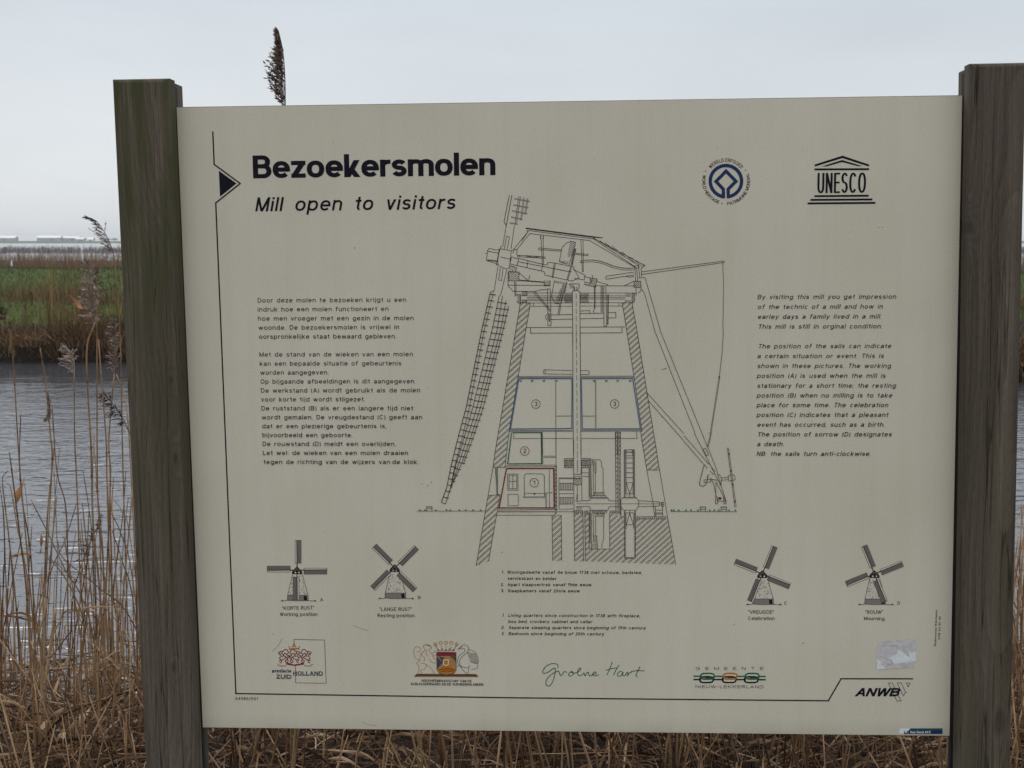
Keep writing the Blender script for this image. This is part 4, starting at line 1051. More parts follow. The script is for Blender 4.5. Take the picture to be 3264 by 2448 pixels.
pr = Print(); pr.frame(1640, 2000, .40687)
for q in ('340,318 336,290 300,282 252,300 222,340 226,358 262,350 318,318 308,400 282,450 258,458 246,438 256,400 300,360 345,340', '345,340 360,375 372,372 388,346 412,350', '432,352 424,372 440,380 462,362 452,344 436,350 450,352 478,356 508,340 520,322 508,318 494,344 500,372 522,376 544,356 548,374 556,376 566,356 580,352 584,376 600,376 612,366 634,362 640,350 624,350 612,366 622,378 640,376 660,370', '766,268 748,320 724,372', '818,294 796,330 776,372', '716,334 760,322 800,316', '850,350 826,344 808,362 812,380 832,378 850,352 848,376 862,378 872,366 884,350 888,362 884,378 900,356 922,348', '984,306 964,344 952,376 964,386', '914,344 960,338 1020,340'):
    pr.line(S(q), 2.4, 'green', smooth=5)
pr.build('handwritten_name')

pr = Print(); pr.frame(1640, 2000, .40687)
text(pr, 'GEMEENTE', 1420, 332, 1950, 332, 24, 3.2, 'grey', sp=1.0); text(pr, 'NIEUW-LEKKERLAND', 1418, 474, 1950, 476, 24, 3.2, 'grey', sp=.22)
pr.line('1402,381 1968,383', 4.6, 'leafgreen'); pr.line('1402,407 1968,409', 4.6, 'black')
def link(cx_, cy_, ink):
    pts = [(cx_ + 52 * math.copysign(abs(math.cos(a)) ** .62, math.cos(a)), cy_ + 23 * math.copysign(abs(math.sin(a)) ** .62, math.sin(a))) for a in [2 * math.pi * k / 26 for k in range(26)]]
    pr.line(pts, 5.0, ink, closed=True)
for cx_, ink in ((1512, 'leafgreen'), (1690, 'orange'), (1862, 'leafgreen')):
    pr.fill([(cx_ - 45, 368), (cx_ + 45, 368), (cx_ + 50, 384), (cx_ - 50, 384)], 'cream'); pr.fill([(cx_ - 50, 400), (cx_ + 40, 400), (cx_ + 35, 425), (cx_ - 50, 425)], 'cream')
    link(cx_ - 8, 408, 'black'); link(cx_, 382, ink); pr.line([(cx_ - 40, 402), (cx_ + 42, 402)], 5.5, ink); pr.line([(cx_ - 20, 389), (cx_ + 30, 389)], 4.5, 'black')
pr.build('chain_emblem')

pr = Print(); pr.frame(2500, 1900, .28928)
text(pr, 'ANWB', 778, 1104, 1270, 1104, 96, 25, 'black', shear=.42, sp=.06, peny=21)
for q in ('1145,955 1190,957 1285,1155 1240,1155 1145,955', '1243,955 1288,955 1335,1060 1312,1100 1243,955', '1335,1060 1352,1058', '1343,955 1386,957 1366,1000 1343,955'): pr.line(q, 1.6, 'black')
pr.build('wordmark')
pr = Print(); pr.frame(720, 1980, .44304); text(pr, '64986/001', 70, 566, 231, 568, 22, 3.2, 'grey', sp=.2)
pr.build('serial_number')
pr = Print(); pr.frame(2500, 1900, .28928)
text(pr, 'Bloemossen Walcheren', 1672, 548, 1685, 152, 22, 4, 'grey', sp=.16); text(pr, '0118 63 30 40', 1716, 478, 1724, 222, 22, 4, 'grey', sp=.16)
pr.build('maker_imprint')

# --- torn sticker and small label
pr = Print(.0007); pr.frame(2500, 1900, .28928)
pr.fill('1018,810 1012,640 1028,545 1068,498 1160,486 1185,494 1210,480 1300,476 1345,468 1450,464 1450,715 1425,722 1415,785 1330,790 1120,803', 'paper')
pr.fill('1022,808 1015,690 1060,720 1070,755 1125,800', 'white'); pr.fill('1150,680 1240,632 1250,590 1300,612 1380,680 1368,600 1400,625 1450,612 1450,712 1420,722 1200,742 1195,715', 'white')
pr.lines('1065,552 1160,545 1250,548; 1062,745 1085,755', 1.0, 'soft'); pr.lines('1045,660 1100,680 1190,715; 1130,760 1195,742', .9, 'soft')
pr.build('torn_sticker')
pr = Print(.0007); pr.frame(2500, 1900, .28928)
pr.fill('1262,1516 1268,1470 1285,1456 1390,1456 1362,1484 1316,1490 1318,1518', 'white')
pr.fill('1390,1456 1742,1456 1742,1484 1366,1484', 'teal'); pr.fill('1366,1484 1742,1484 1742,1518 1366,1518', 'navy'); pr.fill('1316,1490 1360,1484 1360,1518 1318,1518', 'navy'); pr.fill('1325,1496 1345,1488 1352,1500 1336,1508', 'white')
text(pr, 'Van Oord ACZ', 1386, 1510, 1610, 1510, 26, 5.4, 'white', sp=.12)
pr.build('company_label')
pr = Print(); pr.frame(0, 0, 1)                                              # smudges and specks on the panel
rr = random.Random(5)
for a, b in ((1906 * 1.4756, 491 * 1.4756), (1345, 1543), (1363, 1548), (1375, 1537), (2340, 1990), (2560, 2050), (2470, 620), (870, 2020), (1130, 790), (2800, 725), (1600, 1760)): pr.disc(a, b, rr.uniform(1.2, 2.6), 'dirt', 7)
for k in range(46): pr.disc(rr.uniform(700, 2950), rr.uniform(360, 2300), rr.uniform(.6, 1.5), 'dirt', 6)
for q in ([(868, 2076), (880, 2065), (893, 2048), (898, 2035)], [(1125, 1993), (1150, 2003), (1175, 2010)], [(1155, 2300), (1175, 2310), (1200, 2312)]): pr.line(q, 1.5, 'dirt', smooth=3)
pr.build('dirt_specks')['kind'] = 'stuff'

# ------------------------------------------------------------------ ground, water, far land
ZW = -0.45
def bank_y(x): return 21.4 - 0.22 * (x + 7.8) + 0.35 * math.sin(x * 0.9)
FB = [(-4, -1.3), (-0.5, -0.75), (0, -0.46), (0.06, -0.2), (0.9, 0.02), (4.5, 0.15), (10, 0.33), (19, 0.67), (22, 0.6), (30, -0.25), (95, -0.3), (110, -0.9), (1080, -1.2), (1105, 1.2), (1150, 1.5), (9000, 1.4)]
NBK = [(-60, 0.0), (3.6, 0.0), (4.3, -0.12), (5.2, -0.46), (6.4, -0.85), (9, -1.3)]
def interp(tab, x):
    if x <= tab[0][0]: return tab[0][1]
    for (a, b), (c, d) in zip(tab, tab[1:]):
        if x <= c: return b + (d - b) * (x - a) / (c - a)
    return tab[-1][1]
def near_edge(x): return 0.22 * math.sin(x * 1.7 + 1) + 0.1 * math.sin(x * 4.1)
def gz_(x, y):
    if y < 12: return interp(NBK, y - near_edge(x))
    return interp(FB, y - bank_y(max(-40, min(40, x))))

def grid(name, xs, ys, f, material):
    vs = [(x, y, f(x, y)) for y in ys for x in xs]; w_ = len(xs)
    fs = [[j * w_ + i, j * w_ + i + 1, (j + 1) * w_ + i + 1, (j + 1) * w_ + i] for j in range(len(ys) - 1) for i in range(w_ - 1)]
    me = bpy.data.meshes.new(name); me.from_pydata(vs, [], fs); me.materials.append(material)
    me.polygons.foreach_set('use_smooth', [True] * len(fs))
    o = bpy.data.objects.new(name, me); C.objects.link(o); return o

m = mat('soil_and_turf', (0.1, 0.08, 0.05), 0.95, 0.1)
p = m.node_tree.nodes['Principled BSDF']; t = nd(m, 'ShaderNodeTexCoord')
nz = nd(m, 'ShaderNodeTexNoise'); nz.inputs['Scale'].default_value = 0.9; nz.inputs['Detail'].default_value = 8; nz.inputs['Roughness'].default_value = 0.7
lk(m, t.outputs['Object'], nz.inputs['Vector'])
rg = ramp_node(m, [(0.3, (0.02, 0.032, 0.005)), (0.55, (0.04, 0.068, 0.008)), (0.68, (0.058, 0.08, 0.014)), (0.8, (0.08, 0.062, 0.03))])
lk(m, nz.outputs['Fac'], rg.inputs[0])
nz2 = nd(m, 'ShaderNodeTexNoise'); nz2.inputs['Scale'].default_value = 30; nz2.inputs['Detail'].default_value = 8; lk(m, t.outputs['Object'], nz2.inputs['Vector'])
rs = ramp_node(m, [(0.3, (0.007, 0.005, 0.004)), (0.6, (0.02, 0.013, 0.009)), (0.8, (0.055, 0.035, 0.021))])
lk(m, nz2.outputs['Fac'], rs.inputs[0])
sp = nd(m, 'ShaderNodeSeparateXYZ'); lk(m, t.outputs['Object'], sp.inputs[0])
gy = nd(m, 'ShaderNodeMapRange'); gy.inputs[1].default_value = 22.8; gy.inputs[2].default_value = 23.6; lk(m, sp.outputs['Y'], gy.inputs[0])
mg = nd(m, 'ShaderNodeMixRGB'); lk(m, gy.outputs[0], mg.inputs[0]); lk(m, rs.outputs[0], mg.inputs[1]); lk(m, rg.outputs[0], mg.inputs[2])
lk(m, mg.outputs[0], p.inputs['Base Color'])
xs = [-6000, -2000, -600, -200, -80, -40] + [x * 0.5 for x in range(-60, 61)] + [40, 80, 200, 600, 2000, 6000]
ys = [-200, -40, -10, 0, 2] + [2.5 + i * 0.2 for i in range(34)] + [9.5, 10, 11, 12.5, 14] + [15 + i * 0.08 for i in range(140)] + [26.4 + i * 0.5 for i in range(50)] + [52, 56, 62, 80, 100, 115, 125, 140, 160, 300, 700, 1070, 1090, 1105, 1118, 1130, 1150, 1180, 1300, 2500, 9000]
ground = grid('ground', xs, ys, gz_, m); tag(ground, kind='structure')

m = mat('river_water', (0.05, 0.055, 0.065), 0.11, 0.5)
p = m.node_tree.nodes['Principled BSDF']; p.inputs['IOR'].default_value = 1.7
t = nd(m, 'ShaderNodeTexCoord')
mp = nd(m, 'ShaderNodeMapping'); mp.inputs['Scale'].default_value = (0.9, 1.75, 1.0); mp.inputs['Rotation'].default_value = (0, 0, 0.12)
lk(m, t.outputs['Object'], mp.inputs[0])
wa = nd(m, 'ShaderNodeTexNoise'); wa.inputs['Scale'].default_value = 3.1; wa.inputs['Detail'].default_value = 2; wa.inputs['Distortion'].default_value = 1.0
wb = nd(m, 'ShaderNodeTexNoise'); wb.inputs['Scale'].default_value = 9.0; wb.inputs['Detail'].default_value = 2
for q in (wa, wb): lk(m, mp.outputs[0], q.inputs['Vector'])
sm = nd(m, 'ShaderNodeMath', operation='MULTIPLY_ADD'); sm.inputs[1].default_value = 0.3
lk(m, wb.outputs['Fac'], sm.inputs[0]); lk(m, wa.outputs['Fac'], sm.inputs[2])
wsp = nd(m, 'ShaderNodeSeparateXYZ'); lk(m, t.outputs['Object'], wsp.inputs[0])
wn3 = nd(m, 'ShaderNodeTexNoise'); wn3.inputs['Scale'].default_value = 0.9; wn3.inputs['Detail'].default_value = 3; lk(m, mp.outputs[0], wn3.inputs['Vector'])
wy = nd(m, 'ShaderNodeMath', operation='MULTIPLY_ADD'); wy.inputs[1].default_value = 6.5; lk(m, wn3.outputs['Fac'], wy.inputs[0]); lk(m, wsp.outputs['Y'], wy.inputs[2])
lee = nd(m, 'ShaderNodeMapRange', interpolation_type='SMOOTHSTEP'); lee.inputs[1].default_value = 17.0; lee.inputs[2].default_value = 24.0; lee.inputs[3].default_value = 1.0; lee.inputs[4].default_value = 0.09
lk(m, wy.outputs[0], lee.inputs[0])
far = nd(m, 'ShaderNodeMapRange'); far.inputs[1].default_value = 30; far.inputs[2].default_value = 60; far.inputs[3].default_value = 0; far.inputs[4].default_value = 0.9
lk(m, wsp.outputs['Y'], far.inputs[0])
lm = nd(m, 'ShaderNodeMath', operation='MAXIMUM'); lk(m, lee.outputs[0], lm.inputs[0]); lk(m, far.outputs[0], lm.inputs[1])
hm = nd(m, 'ShaderNodeMath', operation='MULTIPLY'); lk(m, sm.outputs[0], hm.inputs[0]); lk(m, lm.outputs[0], hm.inputs[1])
bp = nd(m, 'ShaderNodeBump'); bp.inputs['Strength'].default_value = 0.5; bp.inputs['Distance'].default_value = 0.052
lk(m, hm.outputs[0], bp.inputs['Height']); lk(m, bp.outputs[0], p.inputs['Normal'])
water = grid('water', [-6000, -300, -30, 30, 300, 6000], [4.0, 12, 30, 100, 400, 1140], lambda x, y: ZW, m); tag(water, kind='structure')

# ------------------------------------------------------------------ blades built in bulk
def blades(name, base, hgt, lean, wid, tint, material, seg=3, curl=0.0):
    """one mesh of many narrow tapered blades; base (n,3), lean (n,2) tip offset"""
    n = len(base); k = seg + 1
    tt = np.linspace(0, 1, k)
    phi = NR.uniform(0, math.pi, n)
    v = np.zeros((n, k, 2, 3))
    for i, a in enumerate(tt):
        c = base.copy()
        c[:, 0] += lean[:, 0] * a ** 1.8; c[:, 1] += lean[:, 1] * a ** 1.8
        c[:, 2] += hgt * (a - curl * a ** 3)
        w_ = wid * (1.0 - 0.85 * a) * 0.5
        v[:, i, 0] = c; v[:, i, 1] = c
        v[:, i, 0, 0] -= np.cos(phi) * w_; v[:, i, 0, 1] -= np.sin(phi) * w_
        v[:, i, 1, 0] += np.cos(phi) * w_; v[:, i, 1, 1] += np.sin(phi) * w_
    idx = np.arange(n * k * 2).reshape(n, k, 2)
    f = np.stack([idx[:, :-1, 0], idx[:, :-1, 1], idx[:, 1:, 1], idx[:, 1:, 0]], -1).reshape(-1, 4)
    me = bpy.data.meshes.new(name)
    me.from_pydata(v.reshape(-1, 3).tolist(), [], f.tolist())
    me.materials.append(material)
    a = me.attributes.new('tint', 'FLOAT', 'POINT'); a.data.foreach_set('value', np.repeat(tint, k * 2))
    o = bpy.data.objects.new(name, me); C.objects.link(o); return o

def zs(xy): return np.array([gz_(x, y) for x, y in xy])
def clump(x, y, s): return np.sin(x * 1.3 * s + 2 * np.sin(y * .7 * s)) * .5 + np.sin(x * 3.1 * s + y * 1.9 * s) * .3 + np.sin(x * 7.7 * s - y * 4 * s) * .2

# far bank fringe
n = 15000
x = NR.uniform(-13, 11, n); d = np.abs(NR.normal(0, 0.6, n)) + 0.07
q = NR.random(n) < .3; d[q] = NR.uniform(.0, .12, q.sum())
y = np.array([bank_y(a) for a in x]) + d
b = np.stack([x, y, np.maximum(zs(zip(x, y)), ZW - .05)], -1)
h = NR.uniform(.12, .36, n) * (1 + .65 * clump(x, y * .3, 1.1)); h[NR.random(n) < .07] *= 2.1
o = blades('bank_reeds', b, h, np.stack([NR.normal(0, .16, n), NR.normal(-.2, .15, n)], -1), NR.uniform(.008, .02, n), np.clip(NR.normal(.52, .27, n) + .12 * clump(x, y, 2), 0, 1), M['far_reed'])
tag(o, 'brown dry reeds fringing the far river bank', 'reeds', kind='stuff')
# tussocks on the far slope
n = 8000
x = NR.uniform(-14, 12, n); y = np.array([bank_y(a) for a in x]) + NR.normal(7.0, 0.8, n)
keep = (clump(x, y, 1.1) > -.25); x, y = x[keep], y[keep]; n = len(x)
b = np.stack([x, y, zs(zip(x, y))], -1)
o = blades('dry_tussocks', b, NR.uniform(.12, .5, n), np.stack([NR.normal(0, .14, n), NR.normal(0, .14, n)], -1), NR.uniform(.008, .02, n), np.clip(NR.normal(.42, .2, n), 0, 1), M['far_reed'])
tag(o, 'band of dry brown tussock grass across the green dike slope', 'grass', kind='stuff')
n = 650
x = np.concatenate([NR.normal(-8.0, .45, n // 2), NR.normal(-6.2, .3, n // 2)]); y = np.array([bank_y(a) for a in x]) + NR.uniform(.2, 3, n)
b = np.stack([x, y, zs(zip(x, y))], -1)
o = blades('tall_bank_reeds', b, NR.uniform(.7, 1.55, n), np.stack([NR.normal(.02, .12, n), NR.normal(0, .12, n)], -1), NR.uniform(.006, .013, n), np.clip(NR.normal(.55, .15, n), 0, 1), M['far_reed'])
tag(o, 'taller pale reeds rising from the far bank in front of the grass', 'reeds', kind='stuff')
# grass of the dike
n = 26000
x = NR.uniform(-19, 16, n); y = np.array([bank_y(a) for a in x]) + NR.uniform(1.5, 21, n)
b = np.stack([x, y, zs(zip(x, y)) - .01], -1)
o = blades('grass', b, NR.uniform(.05, .16, n), np.stack([NR.normal(0, .06, n), NR.normal(0, .06, n)], -1), NR.uniform(.012, .03, n), np.clip(NR.normal(.5, .2, n) + .15 * clump(x, y, .5), 0, 1), M['grass'], seg=2)
tag(o, 'short green grass on the dike beyond the river', 'grass', kind='stuff')
# reed belt behind the dike
n = 16000
x = NR.uniform(-34, 30, n); y = NR.uniform(51, 78, n)
b = np.stack([x, y, np.full(n, -.3)], -1)
h = np.where(y < 62, 1.42, 1.25) * NR.uniform(.82, 1.04, n); q = NR.random(n) < .02; h[q] *= NR.uniform(1.05, 1.35, q.sum())
o = blades('reed_belt', b, h, np.stack([NR.normal(.05, .12, n), NR.normal(0, .12, n)], -1), NR.uniform(.02, .055, n), np.clip(NR.normal(.5, .2, n), 0, 1), M['belt'])
tag(o, 'dense belt of brown reeds behind the green dike', 'reeds', kind='stuff')
# marsh scrub standing in the lake
n = 12000
x = NR.uniform(-130, 110, n); y = NR.normal(232, 12, n)
b = np.stack([x, y, np.full(n, ZW - .02)], -1)
h = NR.uniform(.6, 1.15, n) * (1 + .1 * clump(x, y, .05)); q = NR.random(n) < .03; h[q] *= 1.4
o = blades('marsh_scrub', b, h, np.stack([NR.normal(.05, .15, n), NR.normal(0, .15, n)], -1), NR.uniform(.1, .3, n), np.clip(NR.normal(.5, .2, n), 0, 1), M['mauve'])
tag(o, 'grey mauve marsh scrub standing in the far lake', 'scrub', kind='stuff')

# far buildings and trees on the horizon
M['barn_wall'] = mat('barn_cladding', (0.25, 0.28, 0.32), 0.8); M['barn_roof'] = mat('barn_roof_sheet', (0.74, 0.76, 0.77), 0.6); M['barn_white'] = mat('white_plaster', (0.72, 0.74, 0.76), 0.8); M['barn_door'] = mat('barn_door', (0.08, 0.10, 0.12), .7)
def barn(x0, x1, D, zw, zr, label, wallm, z0=1.45):
    r = empty('barn', ((x0 + x1) / 2, D, z0)); tag(r, label, 'barn', 'low farm buildings on the horizon')
    hw = (x1 - x0) / 2; dp = 9.0; H = zw - z0; T = zr - z0
    w_ = MB()
    w_.add([(-hw, 0, 0), (hw, 0, 0), (hw, dp, 0), (-hw, dp, 0), (-hw, 0, H), (hw, 0, H), (hw, dp, H), (-hw, dp, H), (-hw, dp / 2, T - .15), (hw, dp / 2, T - .15)],
           [[0, 1, 5, 4], [1, 2, 6, 9, 5], [2, 3, 7, 6], [3, 0, 4, 8, 7]])
    w_.build('wall', wallm, r)
    f = MB(); e = .4; th = .18
    pr_ = [(-e, H - .25), (dp / 2, T), (dp + e, H - .25), (dp + e, H - .25 + th), (dp / 2, T + th), (-e, H - .25 + th)]
    f.add([(-hw - .5, a, b_) for a, b_ in pr_] + [(hw + .5, a, b_) for a, b_ in pr_], [[i, (i + 1) % 6, (i + 1) % 6 + 6, i + 6] for i in range(6)] + [[0, 5, 4, 1], [1, 4, 3, 2], [6, 7, 10, 11], [7, 8, 9, 10]])
    f.build('roof', M['barn_roof'], r)
    d_ = MB(); dw = min(1.6, hw * .3)
    d_.add([(hw * .3 - dw, -.06, 0), (hw * .3 + dw, -.06, 0), (hw * .3 + dw, -.06, H * .8), (hw * .3 - dw, -.06, H * .8), (hw * .3 - dw, 0, 0), (hw * .3 + dw, 0, 0), (hw * .3 + dw, 0, H * .8), (hw * .3 - dw, 0, H * .8)], [[0, 1, 2, 3], [0, 4, 5, 1], [1, 5, 6, 2], [2, 6, 7, 3], [3, 7, 4, 0]])
    d_.build('door', M['barn_door'], r)
BD = 1200
def bx(px): return (px - CX) / F_PX * BD
def bz(py): return 1.6 + (HOR - py) / F_PX * BD
barn(bx(-40), bx(57), BD, bz(758.5), bz(752.5), 'grey long low barn cut off by the left picture edge', M['barn_wall'])
barn(bx(127.5), bx(200), BD, bz(758), bz(752), 'grey long low barn in the middle of the far row', M['barn_wall'])
barn(bx(203), bx(250), BD + 6, bz(758.5), bz(754), 'grey low barn touching the longer barn on its left', M['barn_wall'])
barn(bx(250.5), bx(274), BD, bz(762), bz(758), 'grey lowest shed at the right end of the far barns', M['barn_wall'])
barn(bx(277), bx(291), BD + 10, bz(763), bz(757), 'small white house right of the far grey barns', M['barn_white'])

hz = MB(); X0, X1, Y0, Y1, Z0, Z1 = -700, 700, -60, 1500, -2.6, 9.5
hz.add([(X0, Y0, Z0), (X1, Y0, Z0), (X1, Y1, Z0), (X0, Y1, Z0), (X0, Y0, Z1), (X1, Y0, Z1), (X1, Y1, Z1), (X0, Y1, Z1)], [[0, 3, 2, 1], [4, 5, 6, 7], [0, 1, 5, 4], [1, 2, 6, 5], [2, 3, 7, 6], [3, 0, 4, 7]])
m = bpy.data.materials.new('haze_air'); m.use_nodes = True; m.node_tree.nodes.remove(m.node_tree.nodes['Principled BSDF'])
pv = nd(m, 'ShaderNodeVolumePrincipled'); pv.inputs['Color'].default_value = (0.86, 0.9, 0.95, 1); pv.inputs['Density'].default_value = 0.0004
lk(m, pv.outputs[0], m.node_tree.nodes['Material Output'].inputs['Volume'])
haze = hz.build('haze', m); tag(haze, 'thin pale haze over the marsh and far shore', 'haze', kind='stuff')

# ------------------------------------------------------------------ plumes and reeds close by
def plume(mb, path, side, L, n=46, spread=1.0, mi=0, base_t=.4, rr=None, droop=.35, spk=9, both=0.25, size=1.0, taper=0.0):
    """one-sided drooping reed plume along path (3D points, base to tip)"""
    rr = rr or rnd
    pts = catmull(path, 8); k = len(pts)
    side = Vector(side).normalized()
    mb.tube(pts, .0016, .0006, 4, mi, base_t * .6)
    for i in range(n):
        f = (i + rr.random()) / n
        j = min(k - 2, int(f * (k - 1))); fr = f * (k - 1) - j
        p0 = pts[j].lerp(pts[j + 1], fr); d = (pts[j + 1] - pts[j]).normalized()
        ln = L * (0.35 + 0.65 * math.sin(math.pi * min(1, (f * .75 + .25))) ** .8) * (1 - .55 * f ** 3) * rr.choice((.45, .7, .9, 1.1)) * rr.uniform(.8, 1.1) * (1 - .55 * taper * min(1, max(0, (f - .35) / .3)))
        sd = side if rr.random() > both else -side * .5
        depth = Vector((0, rr.uniform(-.6, .6), 0)) + sd * rr.uniform(-.1, .3)
        v = (d * rr.uniform(.7, 1.0) + (sd + depth) * spread * rr.uniform(.35, .8)).normalized()
        q = p0.copy(); seg = 5; br = [q.copy()]
        for s_ in range(seg):
            v = (v + sd * .1 * spread + Vector((0, 0, -droop * .22))).normalized(); q = q + v * (ln / seg); br.append(q.copy())
        tn = min(1, max(0, base_t + rr.uniform(-.22, .22)))
        mb.tube(br, .0007 * size, .0004 * size, 3, mi, tn)
        for s_ in range(spk):
            u = (s_ + 1 + rr.random()) / (spk + 1); jj = min(seg - 1, int(u * seg)); c_ = br[jj].lerp(br[jj + 1], u * seg - jj)
            dd = (br[jj + 1] - br[jj]).normalized(); ax = (dd + Vector((rr.uniform(-.5, .5), rr.uniform(-.5, .5), rr.uniform(-.6, .2)))).normalized()
            l_ = rr.uniform(.008, .014) * size; w_ = rr.uniform(.0012, .0022) * size
            pe = ax.cross(Vector((rr.uniform(-1, 1), rr.uniform(-1, 1), rr.uniform(-1, 1))))
            if pe.length < 1e-3: continue
            pe.normalize()
            mb.add([c_, c_ + ax * l_ * .45 + pe * w_, c_ + ax * l_, c_ + ax * l_ * .45 - pe * w_], [[0, 1, 2, 3]], mi, min(1, max(0, tn + rr.uniform(-.15, .2))))

def reed(px_path, Y, w0=6.0, w1=3.0, tint=.55, label=None, group=None, dY=0.0, foot=True, leaves=0):
    """a reed stalk through photo pixels (base first) at distance Y; returns the thing"""
    k = len(px_path)
    pts = [at(a, b, Y + dY * i / (k - 1)) for i, (a, b) in enumerate(px_path)]
    if foot:
        b0 = pts[0]; dr = (pts[0] - pts[1]); g = gz_(b0.x, b0.y) - .05
        if b0.z > g + .05:
            q = b0 + dr * (.6 * (b0.z - g) / max(.05, abs(dr.z)))
            pts = [Vector((q.x * .6 + b0.x * .4, q.y * .6 + b0.y * .4, g))] + pts
    o0 = pts[0].copy()
    r = empty('reed', o0)
    tag(r, label, 'reed', group)
    mb = MB(); sm_ = catmull([p_ - o0 for p_ in pts], 6)
    mb.tube(sm_, w0 / F_PX * Y * .5, w1 / F_PX * Y * .5, 6, 0, tint)
    for i in range(4, len(sm_) - 1, 6):                    # nodes along the stalk
        rr_ = (w0 + (w1 - w0) * i / len(sm_)) / F_PX * Y * .5 * 1.22
        d = (sm_[i + 1] - sm_[i]).normalized()
        mb.tube([sm_[i] - d * .003, sm_[i] + d * .003], rr_, rr_, 6, 0, max(0, tint - .3))
    mb.build('stem', M['stalk'], r, smooth=True)
    for q in range(leaves):
        i = rnd.randrange(len(sm_) // 3, len(sm_) - 1); s_ = rnd.choice((-1, 1)); l_ = rnd.uniform(.12, .3)
        a = sm_[i]; lp = [a, a + Vector((s_ * l_ * .3, rnd.uniform(-.03, .03), l_ * .45)), a + Vector((s_ * l_ * .7, rnd.uniform(-.05, .05), l_ * .5)), a + Vector((s_ * l_, rnd.uniform(-.08, .08), l_ * rnd.uniform(-.1, .4)))]
        lb = MB(); lb.leaf(catmull(lp, 4), rnd.uniform(.005, .011), 0, rnd.uniform(.3, .9), rnd.uniform(0, 3)); lb.build('leaf', M['leaf'], r)
    return r, o0

def add_plume(r, o0, px_path, Y, side, Lpx, dY=0.0, fluffy=False, **kw):
    k = len(px_path)
    pts = [at(a, b, Y + dY * i / max(1, k - 1)) - o0 for i, (a, b) in enumerate(px_path)]
    mb = MB(); plume(mb, pts, side, Lpx / F_PX * Y, **kw)
    mb.build('plume', M['fluff' if fluffy else 'plume'], r)

# tall plume above the board
r, o0 = reed([(921, 1900), (918, 1200), (912, 600), (909, 340)], 3.2, 6, 4, .5, 'tall dark reed plume standing up behind the top edge of the board')
add_plume(r, o0, [(909, 345), (908, 250), (902, 165), (888, 98)], 3.2, (-1, 0, .1), 78, n=64, base_t=.72, spk=17, both=0, droop=-.02, spread=.8, size=1.15, taper=1.0)
# one-sided plume against the sky left of the left post
r, o0 = reed([(392, 1500), (384, 1100), (368, 860), (359, 803)], 4.4, 5, 3.5, .55, 'reed with a bent one sided plume against the pale sky by the left post')
add_plume(r, o0, [(362, 808), (350, 775), (330, 735), (308, 705), (282, 694)], 4.4, (-1, 0, .25), 62, n=30, base_t=.35, spk=10, both=.03, droop=.1, spread=1.1)
# thick fluffy pair
r, o0 = reed([(325, 1997), (313, 1831), (297, 1681), (291, 1450), (289, 1400), (276, 1130), (300, 1034)], 4.3, 8, 5, .6, 'thick reed carrying the longest fluffy plume beside the left post')
add_plume(r, o0, [(300, 1040), (292, 990), (280, 930), (274, 836)], 4.3, (-1, 0, -.1), 40, fluffy=True, n=75, base_t=.38, spk=11, both=.45, droop=.7, spread=.8, size=1.15)
r, o0 = reed([(340, 2000), (328, 1786), (315, 1650), (310, 1500), (309, 1150), (309, 950)], 4.45, 6, 4, .55, 'straight reed with a narrow fluffy plume right of the longest plume')
add_plume(r, o0, [(309, 955), (307, 900), (302, 851)], 4.45, (1, 0, -.1), 30, fluffy=True, n=40, base_t=.35, spk=9, both=.5, droop=.7, spread=.7)
r, o0 = reed([(358, 1997), (355, 1771), (350, 1636), (352, 1500), (347, 1400), (364, 1193)], 4.2, 7, 4.5, .6, 'reed with a grey plume hanging close to the left post over the far waterline')
add_plume(r, o0, [(364, 1193), (366, 1130), (364, 1070), (361, 1020)], 4.2, (-1, 0, -.2), 38, fluffy=True, n=60, base_t=.28, spk=10, both=.45, droop=.6, spread=.75)
r, o0 = reed([(268, 1997), (256, 1861), (249, 1650), (243, 1500), (238, 1400), (236, 1180)], 4.0, 6, 4, .55, 'reed with a pale nodding plume over the dark edge of the water')
add_plume(r, o0, [(237, 1190), (236, 1150), (225, 1120), (205, 1104)], 4.0, (-1, 0, -.2), 44, fluffy=True, n=48, base_t=.6, spk=10, both=.2, droop=.5, spread=.9)
r, o0 = reed([(114, 2100), (112, 2061), (80, 1687), (60, 1450), (40, 1130), (20, 1010)], 3.6, 6, 3.5, .5, 'long reed at the left picture edge with a small drooping plume')
add_plume(r, o0, [(22, 1020), (12, 995), (2, 980)], 3.6, (-1, 0, -.3), 34, n=22, base_t=.45, spk=8, droop=.6)
r, o0 = reed([(139, 1997), (151, 1650), (164, 1515), (166, 1438), (160, 1380), (145, 1217), (128, 1111)], 4.3, 6, 4.5, .6, 'snapped bare topped reed with a plume drooping down its right side')
add_plume(r, o0, [(148, 1235), (158, 1275), (156, 1310), (146, 1335)], 4.3, (.3, 0, -.8), 36, fluffy=True, n=38, base_t=.3, spk=9, both=.5, droop=.9)
r, o0 = reed([(430, 1500), (420, 1400), (400, 1352)], 4.1, 5, 3, .4, 'reed with a dark plume slanting out from behind the left post', foot=True)
add_plume(r, o0, [(402, 1352), (375, 1310), (350, 1275), (328, 1256)], 4.1, (-.5, 0, -.8), 40, n=34, base_t=.2, spk=9, both=.15, droop=.3)
r, o0 = reed([(229, 1946), (250, 1831), (289, 1723), (320, 1665)], 4.3, 5, 3, .35, 'leaning dark reed with a ragged plume low over the water')
add_plume(r, o0, [(262, 1795), (289, 1723), (331, 1642)], 4.3, (-.8, 0, -.5), 24, n=26, base_t=.3, spk=7, both=.3, droop=.5)

